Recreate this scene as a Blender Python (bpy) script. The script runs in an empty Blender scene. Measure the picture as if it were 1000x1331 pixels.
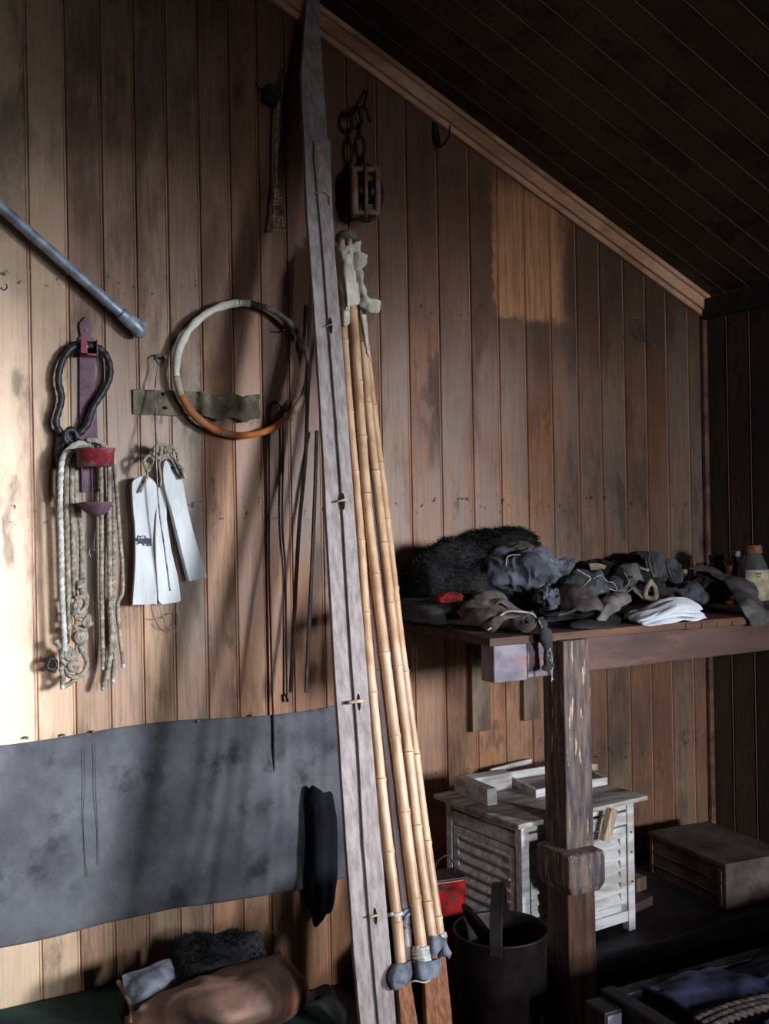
import bpy, bmesh, math, random
from mathutils import Vector, Matrix, noise
random.seed(7)
V = Vector
sc = bpy.context.scene
COL = sc.collection
PI = math.pi
# ------------------------------------------------------------------ camera model
YAW = math.radians(27.4); FOC = 1400.0; DIST = 3.1; EYE = 1.30; ROLL = .018
CAM = V((0, -DIST, EYE))
FLOOR = -.20
def ray(px, py):
    u = (px-500)/FOC; v = (660-py)/FOC
    c = math.sqrt(1-ROLL*ROLL)
    X = u*c+v*ROLL; Z = v*c-u*ROLL
    return V((math.cos(YAW)*X+math.sin(YAW), -math.sin(YAW)*X+math.cos(YAW), Z))
def PL(px, py, n, c):                       # where the sight line meets the plane n.p = c
    d = ray(px, py); n = V(n)
    return CAM + d*((c-n.dot(CAM))/n.dot(d))
def P(px, py, y=0.0): return PL(px, py, (0, 1, 0), y)
def H(px, py, z): return PL(px, py, (0, 0, 1), z)
# ------------------------------------------------------------------ materials
MATS = {}
def lin(c): return tuple(((x/255+.055)/1.055)**2.4 if x/255 > .04045 else x/255/12.92 for x in c)
def mat(name, a, b=None, rough=.7, scale=8, stretch=(1, 1, 1), bump=.2, bscale=None, metal=0, spec=.3, detail=8,
        lo=.35, hi=.65, c=None, cscale=3, clo=.55, chi=.7, coords='Object', wave=None, trans=0, fac_rough=0):
    if name in MATS: return MATS[name]
    m = bpy.data.materials.new(name); m.use_nodes = True
    nt = m.node_tree; N = nt.nodes; L = nt.links
    bs = N['Principled BSDF']
    bs.inputs['Roughness'].default_value = rough; bs.inputs['Metallic'].default_value = metal
    bs.inputs['Specular IOR Level'].default_value = spec
    bs.inputs['Transmission Weight'].default_value = trans
    tc = N.new('ShaderNodeTexCoord'); mp = N.new('ShaderNodeMapping')
    mp.inputs['Scale'].default_value = stretch
    L.new(tc.outputs[coords], mp.inputs[0])
    def nz(s, d=detail, src=mp):
        n = N.new('ShaderNodeTexNoise'); n.inputs['Scale'].default_value = s; n.inputs['Detail'].default_value = d
        n.inputs['Roughness'].default_value = .6; L.new(src.outputs[0], n.inputs['Vector']); return n.outputs['Fac']
    def ramp(src, l, h):
        r = N.new('ShaderNodeMapRange'); r.inputs[1].default_value = l; r.inputs[2].default_value = h; r.interpolation_type = 'SMOOTHSTEP'
        L.new(src, r.inputs[0]); return r.outputs[0]
    def mix(f, x, y):
        k = N.new('ShaderNodeMix'); k.data_type = 'RGBA'
        L.new(f, k.inputs[0])
        for s, q in ((6, x), (7, y)):
            if isinstance(q, tuple): k.inputs[s].default_value = (*q, 1)
            else: L.new(q, k.inputs[s])
        return k.outputs[2]
    A = lin(a); B = lin(b) if b else tuple(x*.6 for x in A)
    n1 = nz(scale)
    col = mix(ramp(n1, lo, hi), A, B)
    if c:
        n3 = nz(cscale, 6, tc if False else mp)
        col = mix(ramp(n3, clo, chi), col, lin(c))
    L.new(col, bs.inputs['Base Color'])
    if bump:
        bp = N.new('ShaderNodeBump'); bp.inputs['Strength'].default_value = bump; bp.inputs['Distance'].default_value = .004
        L.new(nz(bscale or scale*4, 5), bp.inputs['Height']); L.new(bp.outputs[0], bs.inputs['Normal'])
    MATS[name] = m
    return m
def wall_material(name, dark):
    m = bpy.data.materials.new(name); m.use_nodes = True
    nt = m.node_tree; N = nt.nodes; L = nt.links; bs = N['Principled BSDF']
    def math_(op, x, y=None, z=None):
        n = N.new('ShaderNodeMath'); n.operation = op
        for i, q in enumerate((x, y, z)):
            if q is None: continue
            if isinstance(q, (int, float)): n.inputs[i].default_value = q
            else: L.new(q, n.inputs[i])
        return n.outputs[0]
    def rng(src, l, h, a=0, b=1):
        r = N.new('ShaderNodeMapRange'); r.interpolation_type = 'SMOOTHSTEP'
        for i, q in enumerate((l, h, a, b)): r.inputs[i+1].default_value = q
        L.new(src, r.inputs[0]); return r.outputs[0]
    geo = N.new('ShaderNodeNewGeometry')
    pa = N.new('ShaderNodeAttribute'); pa.attribute_name = 'plank'       # x offset, tone, warmth per plank
    sp = N.new('ShaderNodeSeparateColor'); L.new(pa.outputs['Color'], sp.inputs[0])
    off = N.new('ShaderNodeVectorMath'); off.operation = 'MULTIPLY_ADD'
    L.new(pa.outputs['Color'], off.inputs[0]); off.inputs[1].default_value = (37, 23, 51); L.new(geo.outputs['Position'], off.inputs[2])
    mp = N.new('ShaderNodeMapping'); mp.inputs['Scale'].default_value = (1, 1, .045); L.new(off.outputs[0], mp.inputs[0])
    mk = N.new('ShaderNodeMapping'); mk.inputs['Scale'].default_value = (1, 1, .35); L.new(off.outputs[0], mk.inputs[0])
    def nz(src, s, d=6, r=.6, dist=0):
        n = N.new('ShaderNodeTexNoise'); n.inputs['Scale'].default_value = s; n.inputs['Detail'].default_value = d
        n.inputs['Roughness'].default_value = r; n.inputs['Distortion'].default_value = dist
        L.new(src, n.inputs['Vector']); return n.outputs['Fac']
    def mix(f, x, y, mode='MIX'):
        k = N.new('ShaderNodeMix'); k.data_type = 'RGBA'; k.blend_type = mode
        if isinstance(f, (int, float)): k.inputs[0].default_value = f
        else: L.new(f, k.inputs[0])
        for s, q in ((6, x), (7, y)):
            if isinstance(q, tuple): k.inputs[s].default_value = (*q, 1)
            else: L.new(q, k.inputs[s])
        return k.outputs[2]
    grain = nz(mp.outputs[0], 120, 8, .65, .4)
    col = mix(rng(sp.outputs[1], 0, 1), lin((100, 66, 40)), lin((236, 202, 168)))
    col = mix(rng(sp.outputs[2], .05, .8, 0, .9), col, lin((182, 112, 62)))
    col = mix(math_('MULTIPLY', rng(grain, .38, .70, 0, .62), rng(sp.outputs[1], .6, 1, 1, .3)), col, lin((88, 64, 50)))
    veil = nz(mk.outputs[0], 3.1, 7, .65)
    sz_ = N.new('ShaderNodeSeparateXYZ'); L.new(geo.outputs['Position'], sz_.inputs[0])
    zv = math_('MULTIPLY_ADD', veil, .8, math_('SUBTRACT', sz_.outputs['Z'], .4))
    zb = math_('MULTIPLY', rng(zv, .75, 1.15, .35, 1), rng(zv, 1.6, 2.2, 1, .25))
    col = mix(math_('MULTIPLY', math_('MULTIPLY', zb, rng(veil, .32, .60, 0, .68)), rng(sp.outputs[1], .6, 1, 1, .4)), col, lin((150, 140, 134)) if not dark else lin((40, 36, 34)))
    # knots
    vo = N.new('ShaderNodeTexVoronoi'); vo.inputs['Scale'].default_value = 4.4; L.new(mk.outputs[0], vo.inputs['Vector'])
    col = mix(rng(vo.outputs['Distance'], .03, .12, .9, 0), col, lin((52, 28, 18)))
    # soot and grime
    soot = nz(mk.outputs[0], 5.5, 7, .62)
    col = mix(rng(soot, .49, .66, 0, .62), col, lin((66, 56, 52)))
    col = mix(rng(nz(mk.outputs[0], 9.0, 5, .6), .60, .68, 0, .55), col, lin((40, 30, 28)))
    spots = nz(geo.outputs['Position'], 42, 3, .5)
    sepp = N.new('ShaderNodeSeparateXYZ'); L.new(geo.outputs['Position'], sepp.inputs[0])
    big = nz(geo.outputs['Position'], 1.3, 5, .6)
    col = mix(rng(big, .48, .72, 0, .35), col, lin((84, 68, 58)))
    # rust and damp marks along the nail rows
    for zz, w in ((1.305, .05), (1.96, .045), (.40, .045)):
        dz = math_('ABSOLUTE', math_('SUBTRACT', sepp.outputs['Z'], zz))
        band = rng(dz, w*.4, w, 1, 0)
        col = mix(math_('MULTIPLY', band, rng(spots, .60, .68, 0, .85)), col, lin((30, 24, 24)))
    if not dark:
        # paler orange patch on the gable
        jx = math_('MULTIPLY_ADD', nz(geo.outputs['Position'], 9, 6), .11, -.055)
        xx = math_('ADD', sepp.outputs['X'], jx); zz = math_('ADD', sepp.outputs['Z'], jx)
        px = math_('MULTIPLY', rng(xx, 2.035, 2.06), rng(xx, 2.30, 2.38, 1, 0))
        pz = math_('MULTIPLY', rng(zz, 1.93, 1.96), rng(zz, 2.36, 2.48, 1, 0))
        pale_patch = mix(rng(grain, .3, .75), lin((222, 158, 108)), lin((150, 98, 64)))
        col = mix(math_('MULTIPLY', math_('MULTIPLY', px, pz), .68), col, pale_patch)
        # smoke deposit plus painted-in shade high on the gable, sparing the paler patch
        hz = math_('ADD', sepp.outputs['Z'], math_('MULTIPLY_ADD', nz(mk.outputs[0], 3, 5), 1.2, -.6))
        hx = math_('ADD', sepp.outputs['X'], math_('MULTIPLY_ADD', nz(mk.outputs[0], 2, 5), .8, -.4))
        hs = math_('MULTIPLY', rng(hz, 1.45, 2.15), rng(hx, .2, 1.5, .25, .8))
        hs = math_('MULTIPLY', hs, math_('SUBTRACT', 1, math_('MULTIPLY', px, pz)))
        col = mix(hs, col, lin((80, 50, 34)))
        # soot plus painted-in light falloff, both deepening towards the right
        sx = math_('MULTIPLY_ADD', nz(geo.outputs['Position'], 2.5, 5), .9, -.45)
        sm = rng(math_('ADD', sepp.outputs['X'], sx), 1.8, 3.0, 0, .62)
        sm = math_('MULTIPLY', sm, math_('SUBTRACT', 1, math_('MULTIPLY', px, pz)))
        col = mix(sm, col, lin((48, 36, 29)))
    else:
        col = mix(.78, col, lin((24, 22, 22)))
    # worn bead edge of each board shows fresh wood
    L.new(col, bs.inputs['Base Color'])
    ed = N.new('ShaderNodeAttribute'); ed.attribute_name = 'bead'
    k = mix(math_('MULTIPLY', ed.outputs['Fac'], rng(sepp.outputs['X'], 1.2, 1.8, .22, .8)), col, lin((188, 128, 84)) if not dark else lin((176, 140, 120)))
    L.new(k, bs.inputs['Base Color'])
    bs.inputs['Specular IOR Level'].default_value = .35
    L.new(rng(soot, .35, .7, .48, .75), bs.inputs['Roughness'])
    bp = N.new('ShaderNodeBump'); bp.inputs['Strength'].default_value = .25; bp.inputs['Distance'].default_value = .002
    L.new(grain, bp.inputs['Height']); L.new(bp.outputs[0], bs.inputs['Normal'])
    return m
M = {}
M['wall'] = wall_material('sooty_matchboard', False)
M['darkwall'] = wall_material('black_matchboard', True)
WZ = (1, 1, .08)
M['trim'] = mat('trim_wood', (220, 172, 138), (160, 114, 86), scale=60, stretch=(.06, 1, .12), bump=.3)
M['runner'] = mat('grey_weathered_wood', (172, 160, 158), (130, 114, 110), scale=75, stretch=(1, 1, .025), bump=.4, lo=.3, hi=.75, c=(126, 108, 104), cscale=30, clo=.54, chi=.78, rough=.8)
M['rawwood'] = mat('fresh_cut_wood', (206, 184, 158), (150, 124, 100), scale=120, stretch=(1, 1, .06), bump=.3)
M['bamboo'] = mat('bamboo_cane', (222, 184, 148), (184, 140, 104), scale=30, stretch=(1, 1, .06), bump=.1, rough=.42, spec=.5, c=(222, 196, 170), cscale=7, clo=.5, chi=.68)
M['bamboogrey'] = mat('grey_cane', (190, 180, 186), (142, 130, 134), scale=12, stretch=(1, 1, .12), bump=.1, rough=.6)
M['node'] = mat('bamboo_node', (206, 166, 128), (136, 98, 70), scale=60, bump=.2)
M['brownwood'] = mat('brown_shaft_wood', (158, 104, 70), (114, 70, 46), scale=110, stretch=(1, 1, .04), bump=.3)
M['linen'] = mat('dirty_linen', (228, 222, 208), (184, 178, 162), scale=14, bump=.6, bscale=220, rough=.95)
M['white_linen'] = mat('white_linen', (244, 244, 246), (222, 224, 230), scale=9, bump=.5, bscale=260, rough=.95)
M['rust_mark'] = mat('rust_stain', (176, 92, 40), (206, 160, 120), scale=60, bump=.1, rough=.95)
M['leather_blue'] = mat('grey_leather', (128, 131, 142), (84, 86, 96), scale=22, bump=.4, bscale=150, rough=.7)
M['canvas'] = mat('grey_tarpaulin', (112, 112, 116), (78, 78, 84), scale=4, bump=.35, bscale=240, rough=.9, c=(52, 52, 58), cscale=6.5, clo=.52, chi=.72, detail=12)
M['khaki'] = mat('khaki_webbing', (126, 116, 98), (86, 78, 66), scale=18, bump=.5, bscale=300, rough=.95)
M['rope'] = mat('hemp_rope', (176, 166, 150), (122, 112, 98), scale=50, bump=.5, bscale=300, rough=.95)
M['whiterope'] = mat('pale_rope', (214, 210, 204), (160, 154, 146), scale=50, bump=.5, bscale=300, rough=.95)
M['rubber'] = mat('black_rubber', (44, 44, 48), (26, 26, 28), scale=30, bump=.3, rough=.5, spec=.5)
M['red'] = mat('worn_red_paint', (150, 44, 52), (96, 40, 48), scale=34, bump=.2, rough=.5, c=(122, 96, 110), cscale=22, clo=.5, chi=.6)
M['maroon'] = mat('faded_maroon_metal', (120, 88, 100), (88, 62, 74), scale=24, bump=.2, rough=.6)
M['iron'] = mat('black_iron', (46, 46, 50), (26, 25, 27), scale=30, bump=.3, rough=.5, metal=.5, spec=.5)
M['steel'] = mat('grey_wire', (150, 146, 150), (88, 78, 76), scale=30, bump=.1, rough=.45, metal=.6)
M['galv'] = mat('galvanised_pipe', (168, 180, 194), (120, 130, 142), scale=26, bump=.15, rough=.45, metal=.35, spec=.5)
M['paddle'] = mat('pale_painted_wood', (222, 224, 226), (198, 198, 198), scale=16, stretch=(1, 1, .3), bump=.3, bscale=110, rough=.85, c=(160, 154, 152), cscale=14, clo=.58, chi=.75)
M['ink'] = mat('black_ink', (46, 46, 62), (74, 76, 92), scale=200, bump=0)
M['hoop'] = mat('bleached_cane_hoop', (196, 186, 166), (132, 120, 104), scale=16, bump=.4, rough=.75, c=(186, 104, 44), cscale=4.2, clo=.47, chi=.6)
M['orange'] = mat('rusty_hoop_wood', (176, 100, 56), (130, 92, 66), scale=30, bump=.4, rough=.7)
M['greyhoop'] = mat('grey_hoop_wood', (120, 108, 100), (74, 66, 62), scale=30, bump=.3)
M['thong'] = mat('dark_thong', (46, 40, 36), (28, 24, 22), scale=40, bump=.3)
M['cord'] = mat('braided_cord', (150, 142, 122), (92, 84, 70), scale=70, bump=.5)
M['tassel'] = mat('tassel_cord', (206, 192, 160), (110, 90, 68), scale=130, bump=.5, lo=.45, hi=.55)
M['blockwood'] = mat('pulley_wood', (150, 120, 104), (98, 76, 66), scale=20, bump=.3, rough=.5, c=(136, 88, 66), cscale=14)
M['post'] = mat('blackened_post_wood', (124, 104, 92), (60, 56, 64), scale=60, stretch=(1, 1, .12), bump=.7, rough=.75, c=(196, 166, 134), cscale=75, clo=.60, chi=.64)
M['postlow'] = mat('red_brown_post_wood', (98, 66, 50), (56, 38, 32), scale=50, stretch=(1, 1, .1), bump=.4)
M['beam'] = mat('purple_brown_beam', (112, 84, 76), (80, 60, 56), scale=9, stretch=(.2, 1, 1), bump=.3, rough=.65, c=(150, 100, 78), cscale=16, clo=.56, chi=.72)
M['beamend'] = mat('lilac_grey_beam', (142, 132, 142), (108, 98, 106), scale=14, bump=.3, rough=.7, c=(146, 108, 100), cscale=9)
M['deskwood'] = mat('desk_board', (120, 82, 62), (60, 46, 44), scale=10, stretch=(.2, 1, 1), bump=.3)
M['cleat'] = mat('grey_cleat_wood', (140, 118, 98), (92, 74, 60), scale=20, stretch=(1, 1, .2), bump=.4)
M['screen'] = mat('whitewashed_wood', (222, 218, 216), (178, 170, 164), scale=40, stretch=(.1, 1, 1), bump=.4, rough=.8, c=(150, 128, 112), cscale=22, clo=.58, chi=.74)
M['screentop'] = mat('worn_lid_wood', (186, 176, 168), (126, 112, 104), scale=40, stretch=(.2, 1, 1), bump=.4, rough=.8, c=(82, 62, 54), cscale=8, clo=.54, chi=.7)
M['crate'] = mat('dusty_crate_wood', (104, 90, 80), (64, 54, 50), scale=8, stretch=(1, 1, 1), bump=.3, c=(96, 62, 46), cscale=12, clo=.56, chi=.7)
M['darkwood'] = mat('near_black_wood', (44, 40, 44), (26, 24, 28), scale=16, bump=.3, rough=.6)
M['blacktin'] = mat('dark_brown_tin', (44, 34, 34), (26, 21, 23), scale=14, bump=.15, rough=.5, metal=.3, spec=.4)
M['redtin'] = mat('red_tin', (168, 16, 14), (130, 10, 12), scale=12, bump=.1, rough=.35, spec=.5, c=(58, 46, 46), cscale=42, clo=.58, chi=.60)
M['darkred'] = mat('dark_red_cloth', (120, 22, 16), (70, 12, 10), scale=20, bump=.4, rough=.9)
M['lath'] = mat('brown_lath', (84, 66, 56), (52, 42, 38), scale=20, bump=.1)
M['fur'] = mat('black_fur', (38, 34, 34), (18, 17, 19), scale=18, bump=.5, rough=.9)
M['greyfur'] = mat('grey_fur', (84, 84, 86), (40, 42, 46), scale=12, bump=.6, rough=.9, c=(110, 106, 100), cscale=10)
M['jacket'] = mat('blue_grey_cloth', (100, 102, 112), (58, 58, 64), scale=12, bump=.6, bscale=240, rough=.9, c=(128, 120, 112), cscale=8)
M['darkcloth'] = mat('charcoal_cloth', (62, 59, 60), (34, 33, 35), scale=11, bump=.6, bscale=240, rough=.95)
M['browncloth'] = mat('stiff_brown_cloth', (96, 84, 78), (58, 48, 46), scale=16, bump=.6, bscale=160, rough=.85, c=(124, 114, 106), cscale=13)
M['frayed'] = mat('frayed_thread', (176, 174, 172), (112, 108, 106), scale=80, bump=.6)
M['greycloth'] = mat('grey_wool_cloth', (126, 120, 118), (84, 80, 78), scale=12, bump=.6, bscale=260, rough=.95)
M['knit'] = mat('grey_knit', (104, 102, 102), (64, 62, 64), scale=20, bump=.6, bscale=200, rough=.95)
M['creamcloth'] = mat('cream_lining', (176, 158, 136), (120, 104, 92), scale=20, bump=.5, bscale=200, rough=.95)
M['bluecloth'] = mat('navy_blanket', (66, 70, 100), (38, 40, 60), scale=9, bump=.5, bscale=200, rough=.9)
M['navy'] = mat('dark_navy_oilcloth', (28, 29, 40), (16, 16, 22), scale=7, bump=.4, rough=.85, spec=.2)
M['leather'] = mat('brown_leather', (160, 122, 102), (108, 88, 80), scale=6, bump=.4, bscale=90, rough=.55, c=(180, 112, 78), cscale=5)
M['green'] = mat('green_baize', (46, 84, 74), (34, 54, 54), scale=6, bump=.4, rough=.85)
M['chain'] = mat('tarred_rope', (84, 70, 62), (40, 35, 35), scale=40, bump=.5)
M['rustlid'] = mat('rusted_lid', (150, 100, 76), (104, 62, 48), scale=60, bump=.5, rough=.8)
M['paper'] = mat('stained_label', (206, 198, 172), (174, 156, 126), scale=26, bump=.1, rough=.9, c=(176, 110, 84), cscale=24, clo=.62, chi=.7)
M['glass'] = mat('clouded_glass', (150, 158, 156), (110, 118, 116), rough=.15, bump=0, spec=.6, trans=.75)
M['darkglass'] = mat('dusty_dark_glass', (58, 62, 60), (40, 42, 42), rough=.2, bump=0, spec=.6, trans=.4)
M['amber'] = mat('amber_glass', (150, 64, 22), (110, 42, 14), rough=.15, bump=0, spec=.6, trans=.4)
M['cap'] = mat('grey_cap', (130, 134, 132), (96, 98, 98), rough=.5, bump=.1)
M['cork'] = mat('pale_cork', (190, 172, 140), (150, 128, 98), rough=.9)
M['floor'] = mat('dark_floor', (46, 38, 34), (24, 21, 21), scale=7, stretch=(1, .2, 1), bump=.3)
M['outer'] = mat('plain_side_wall', (86, 66, 52), (54, 42, 36), scale=7, stretch=(1, 1, .2), bump=.2)
M['cobweb'] = mat('cobweb_wire', (110, 104, 104), (70, 66, 66), rough=.8, bump=0)
M['nail'] = mat('nail_head', (150, 136, 128), (110, 90, 80), rough=.5, metal=.4)
M['hole_shade'] = mat('hole_shade_black', (14, 12, 12), (8, 8, 8), bump=0, rough=.9)  # flat black pieces stand in for the shade inside holes
# ------------------------------------------------------------------ objects
def tag(o, label=None, cat=None, group=None, kind=None):
    if label: o['label'] = label
    if cat: o['category'] = cat
    if group: o['group'] = group
    if kind: o['kind'] = kind
    return o
def empty(name, loc, label, cat, group=None):
    o = bpy.data.objects.new(name, None); COL.objects.link(o); o.location = loc; o.empty_display_size = .05
    return tag(o, label, cat, group)
class MB:
    def __init__(s): s.v = []; s.f = []; s.mi = []
    def add(s, vs, fs, mi=0):
        b = len(s.v); s.v += [tuple(q) for q in vs]; s.f += [tuple(b+i for i in f) for f in fs]; s.mi += [mi]*len(fs); return s
    def box(s, lo, hi, mtx=None, mi=0):
        c = [V((x, y, z)) for x in (lo[0], hi[0]) for y in (lo[1], hi[1]) for z in (lo[2], hi[2])]
        if mtx: c = [mtx @ q for q in c]
        return s.add(c, [(0, 1, 3, 2), (4, 6, 7, 5), (0, 4, 5, 1), (2, 3, 7, 6), (0, 2, 6, 4), (1, 5, 7, 3)], mi)
    def hexa(s, c, mi=0):                    # eight corners: bottom ring of four then top ring of four
        return s.add(c, [(0, 3, 2, 1), (4, 5, 6, 7), (0, 1, 5, 4), (1, 2, 6, 5), (2, 3, 7, 6), (3, 0, 4, 7)], mi)
    def prism(s, poly, thick, mi=0):         # poly of 3d points, thick vector
        n = len(poly); t = V(thick)
        vs = [V(p) for p in poly]+[V(p)+t for p in poly]
        return s.add(vs, [tuple(range(n))[::-1], tuple(range(n, 2*n))]+[(i, (i+1) % n, n+(i+1) % n, n+i) for i in range(n)], mi)
    def sweep(s, path, rad, n=10, closed=False, prof=None, caps=True, mi=0):
        path = [V(p) for p in path]; m = len(path)
        T = []
        for i in range(m):
            a = path[(i-1) % m] if closed or i > 0 else path[i]; b = path[(i+1) % m] if closed or i < m-1 else path[i]
            d = (b-a); T.append(d.normalized() if d.length > 1e-9 else V((0, 0, 1)))
        u = T[0].orthogonal().normalized(); vs = []; sl = 0
        for i in range(m):
            if i: sl += (path[i]-path[i-1]).length
            u = (u-T[i]*u.dot(T[i])); u = u.normalized() if u.length > 1e-9 else T[i].orthogonal().normalized()
            w = T[i].cross(u)
            r = rad(i/(m-1), sl) if callable(rad) else rad
            for k in range(n):
                th = 2*PI*k/n; q = r*(prof(sl, th) if prof else 1)
                vs.append(path[i]+u*math.cos(th)*q+w*math.sin(th)*q)
        fs = []
        for i in range(m if closed else m-1):
            for k in range(n):
                a = i*n+k; b = i*n+(k+1) % n; j = (i+1) % m
                fs.append((a, b, j*n+(k+1) % n, j*n+k))
        if caps and not closed: fs += [tuple(range(n))[::-1], tuple(range((m-1)*n, m*n))]
        return s.add(vs, fs, mi)
    def lathe(s, c, prof, n=32, axis=None, mi=0):
        vs = []; fs = []; R = V((0, 0, 1)).rotation_difference(V(axis)).to_matrix() if axis else Matrix.Identity(3)
        for r, z in prof:
            for k in range(n): vs.append(V(c)+R @ V((r*math.cos(2*PI*k/n), r*math.sin(2*PI*k/n), z)))
        for i in range(len(prof)-1):
            for k in range(n): fs.append((i*n+k, i*n+(k+1) % n, (i+1)*n+(k+1) % n, (i+1)*n+k))
        fs += [tuple(range(n))[::-1], tuple(range((len(prof)-1)*n, len(prof)*n))]
        return s.add(vs, fs, mi)
    def build(s, name, m, parent=None, bevel=0, smooth=False, sub=0, solid=0, label=None, cat=None, group=None, kind=None):
        me = bpy.data.meshes.new(name); me.from_pydata(s.v, [], s.f); me.update()
        bm = bmesh.new(); bm.from_mesh(me); bmesh.ops.recalc_face_normals(bm, faces=bm.faces); bm.to_mesh(me); bm.free()
        for q in (m if isinstance(m, (list, tuple)) else [m]): me.materials.append(M[q])
        me.polygons.foreach_set('material_index', s.mi)
        if smooth: me.polygons.foreach_set('use_smooth', [True]*len(me.polygons))
        o = bpy.data.objects.new(name, me); COL.objects.link(o)
        if parent:
            o.parent = parent
            ml = parent
            q = V((0, 0, 0))
            while ml: q += ml.location; ml = ml.parent
            for vv in me.vertices: vv.co -= q
        else:                                  # origin at the base of the thing
            xs = [vv.co for vv in me.vertices]
            lo = V([min(a[i] for a in xs) for i in range(3)]); hi = V([max(a[i] for a in xs) for i in range(3)])
            c = V(((lo.x+hi.x)/2, (lo.y+hi.y)/2, lo.z))
            for vv in me.vertices: vv.co -= c
            o.location = c
        if solid:
            d = o.modifiers.new('s', 'SOLIDIFY'); d.thickness = solid; d.offset = 0
        if bevel:
            d = o.modifiers.new('b', 'BEVEL'); d.width = bevel; d.segments = 2; d.limit_method = 'ANGLE'
        if sub:
            d = o.modifiers.new('u', 'SUBSURF'); d.levels = sub; d.render_levels = sub
        return tag(o, label, cat, group, kind)
def smoothpath(pts, k=8, closed=False):
    pts = [V(p) for p in pts]; n = len(pts); out = []
    for i in range(n if closed else n-1):
        g = (lambda j: pts[j % n]) if closed else (lambda j: pts[max(0, min(n-1, j))])
        a, b, c, d = g(i-1), g(i), g(i+1), g(i+2)
        for t in range(k):
            t /= k
            out.append(.5*((2*b)+(c-a)*t+(2*a-5*b+4*c-d)*t*t+(3*b-a-3*c+d)*t*t*t))
    if not closed: out.append(pts[-1])
    return out
def resample(path, step):
    out = [path[0]]; acc = 0
    for a, b in zip(path, path[1:]):
        L = (b-a).length
        while acc+L >= step:
            t = (step-acc)/L; a = a+(b-a)*t; out.append(a); L = (b-a).length; acc = 0
        acc += L
    out.append(path[-1]); return out
def rope(mb, pts, r, twist=None, closed=False, mi=0, lobes=3, depth=.13):
    tw = twist or 2*PI/(r*2.6)
    p = resample(smoothpath(pts, 8, closed), r*.42)
    if closed: p = p[:-1]
    return mb.sweep(p, r, 12, closed, prof=lambda s, th: 1+depth*math.cos(lobes*(th-tw*s/lobes*1.0)) , mi=mi)
def wirep(mb, pts, r, n=8, closed=False, k=8, mi=0, jit=0):
    p = smoothpath(pts, k, closed)
    return mb.sweep(p, r, n, closed, mi=mi)
def px(pts, y): return [P(a, b, y if len(q) < 1 else q[0]) for a, b, *q in pts]
def rdg(p, seed=0):
    q = V(p)+V((seed*7.3, seed*3.1, -seed*5.7)); q = q+noise.noise_vector(q*.7)*.5
    return 1-abs(noise.noise(q))*2
def lump(name, c, rad, m, seed=1, rot=0, amp=.25, freq=3, e=.8, an=(1, 1, 1), n=96, flat=None, tilt=0, fur=0, furlen=.02, parent=None, smooth=True, raw=False, **kw):
    mb = MB(); c = V(c); vs = []
    R = Matrix.Rotation(rot, 3, 'Z') @ Matrix.Rotation(tilt, 3, 'Y')
    def sg(x, p): return math.copysign(abs(x)**p, x)
    nv = n//2
    for i in range(nv+1):
        ph = -PI/2+PI*i/nv
        for k in range(n):
            th = 2*PI*k/n
            d = V((sg(math.cos(ph), e)*sg(math.cos(th), e), sg(math.cos(ph), e)*sg(math.sin(th), e), sg(math.sin(ph), e)))
            q = V((d.x*an[0], d.y*an[1], d.z*an[2]))*freq
            rm = (rad[0]+rad[1]+rad[2])/3*min(1, 1.6*min(rad)/max(rad)+.35)
            q = V((d.x*rad[0]*an[0], d.y*rad[1]*an[1], d.z*rad[2]*an[2]))*(freq*.62/rm)
            g = noise.noise(d*1.3+V((seed*3, 0, 0)))
            nv_ = noise.noise_vector(q+V((seed*2.1, seed, 0)))*amp*rm*.75
            f = rdg(q*.9+nv_*(2/rm), seed); f2 = rdg(q*2.3+nv_*(5/rm), seed+9)
            s = 1+g*.22; nd = V((d.x/rad[0], d.y/rad[1], d.z/rad[2])); nd = nd.normalized() if nd.length > 0 else d
            w = R @ (V((d.x*rad[0]*s, d.y*rad[1]*s, d.z*rad[2]*s))+nv_+nd*amp*rm*(.42*(f-.5)+.16*(f2-.5)))+c
            if flat is not None and w.z < flat: w.z = flat+.002*(f-.5)
            vs.append(w)
    fs = [(i*n+k, i*n+(k+1) % n, (i+1)*n+(k+1) % n, (i+1)*n+k) for i in range(nv) for k in range(n)]
    mb.add(vs, fs)
    rnd = random.Random(seed)
    for _ in range(fur):
        i = rnd.randrange(int(nv*.35), nv-1); k = rnd.randrange(n); a = vs[i*n+k]
        if flat is not None and a.z < flat+.004: continue
        nrm = (a-c); nrm = V((nrm.x/rad[0]**2, nrm.y/rad[1]**2, nrm.z/rad[2]**2)).normalized()
        d = (nrm*.7+V((rnd.uniform(-1, 1), rnd.uniform(-1, 1), rnd.uniform(-1, .4)))*.75).normalized()*furlen*rnd.uniform(.5, 1.3)
        s1 = d.orthogonal().normalized()*.0009
        a = a+V((rnd.uniform(-1, 1), rnd.uniform(-1, 1), rnd.uniform(-1, 1)))*.004
        mb.add([a-s1, a+s1, a+d*.6+s1*.6+V((0, 0, -.002)), a+d+V((0, 0, -.006))], [(0, 1, 2, 3)])
    return mb.build(name, m, parent, smooth=smooth, **kw)
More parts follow.
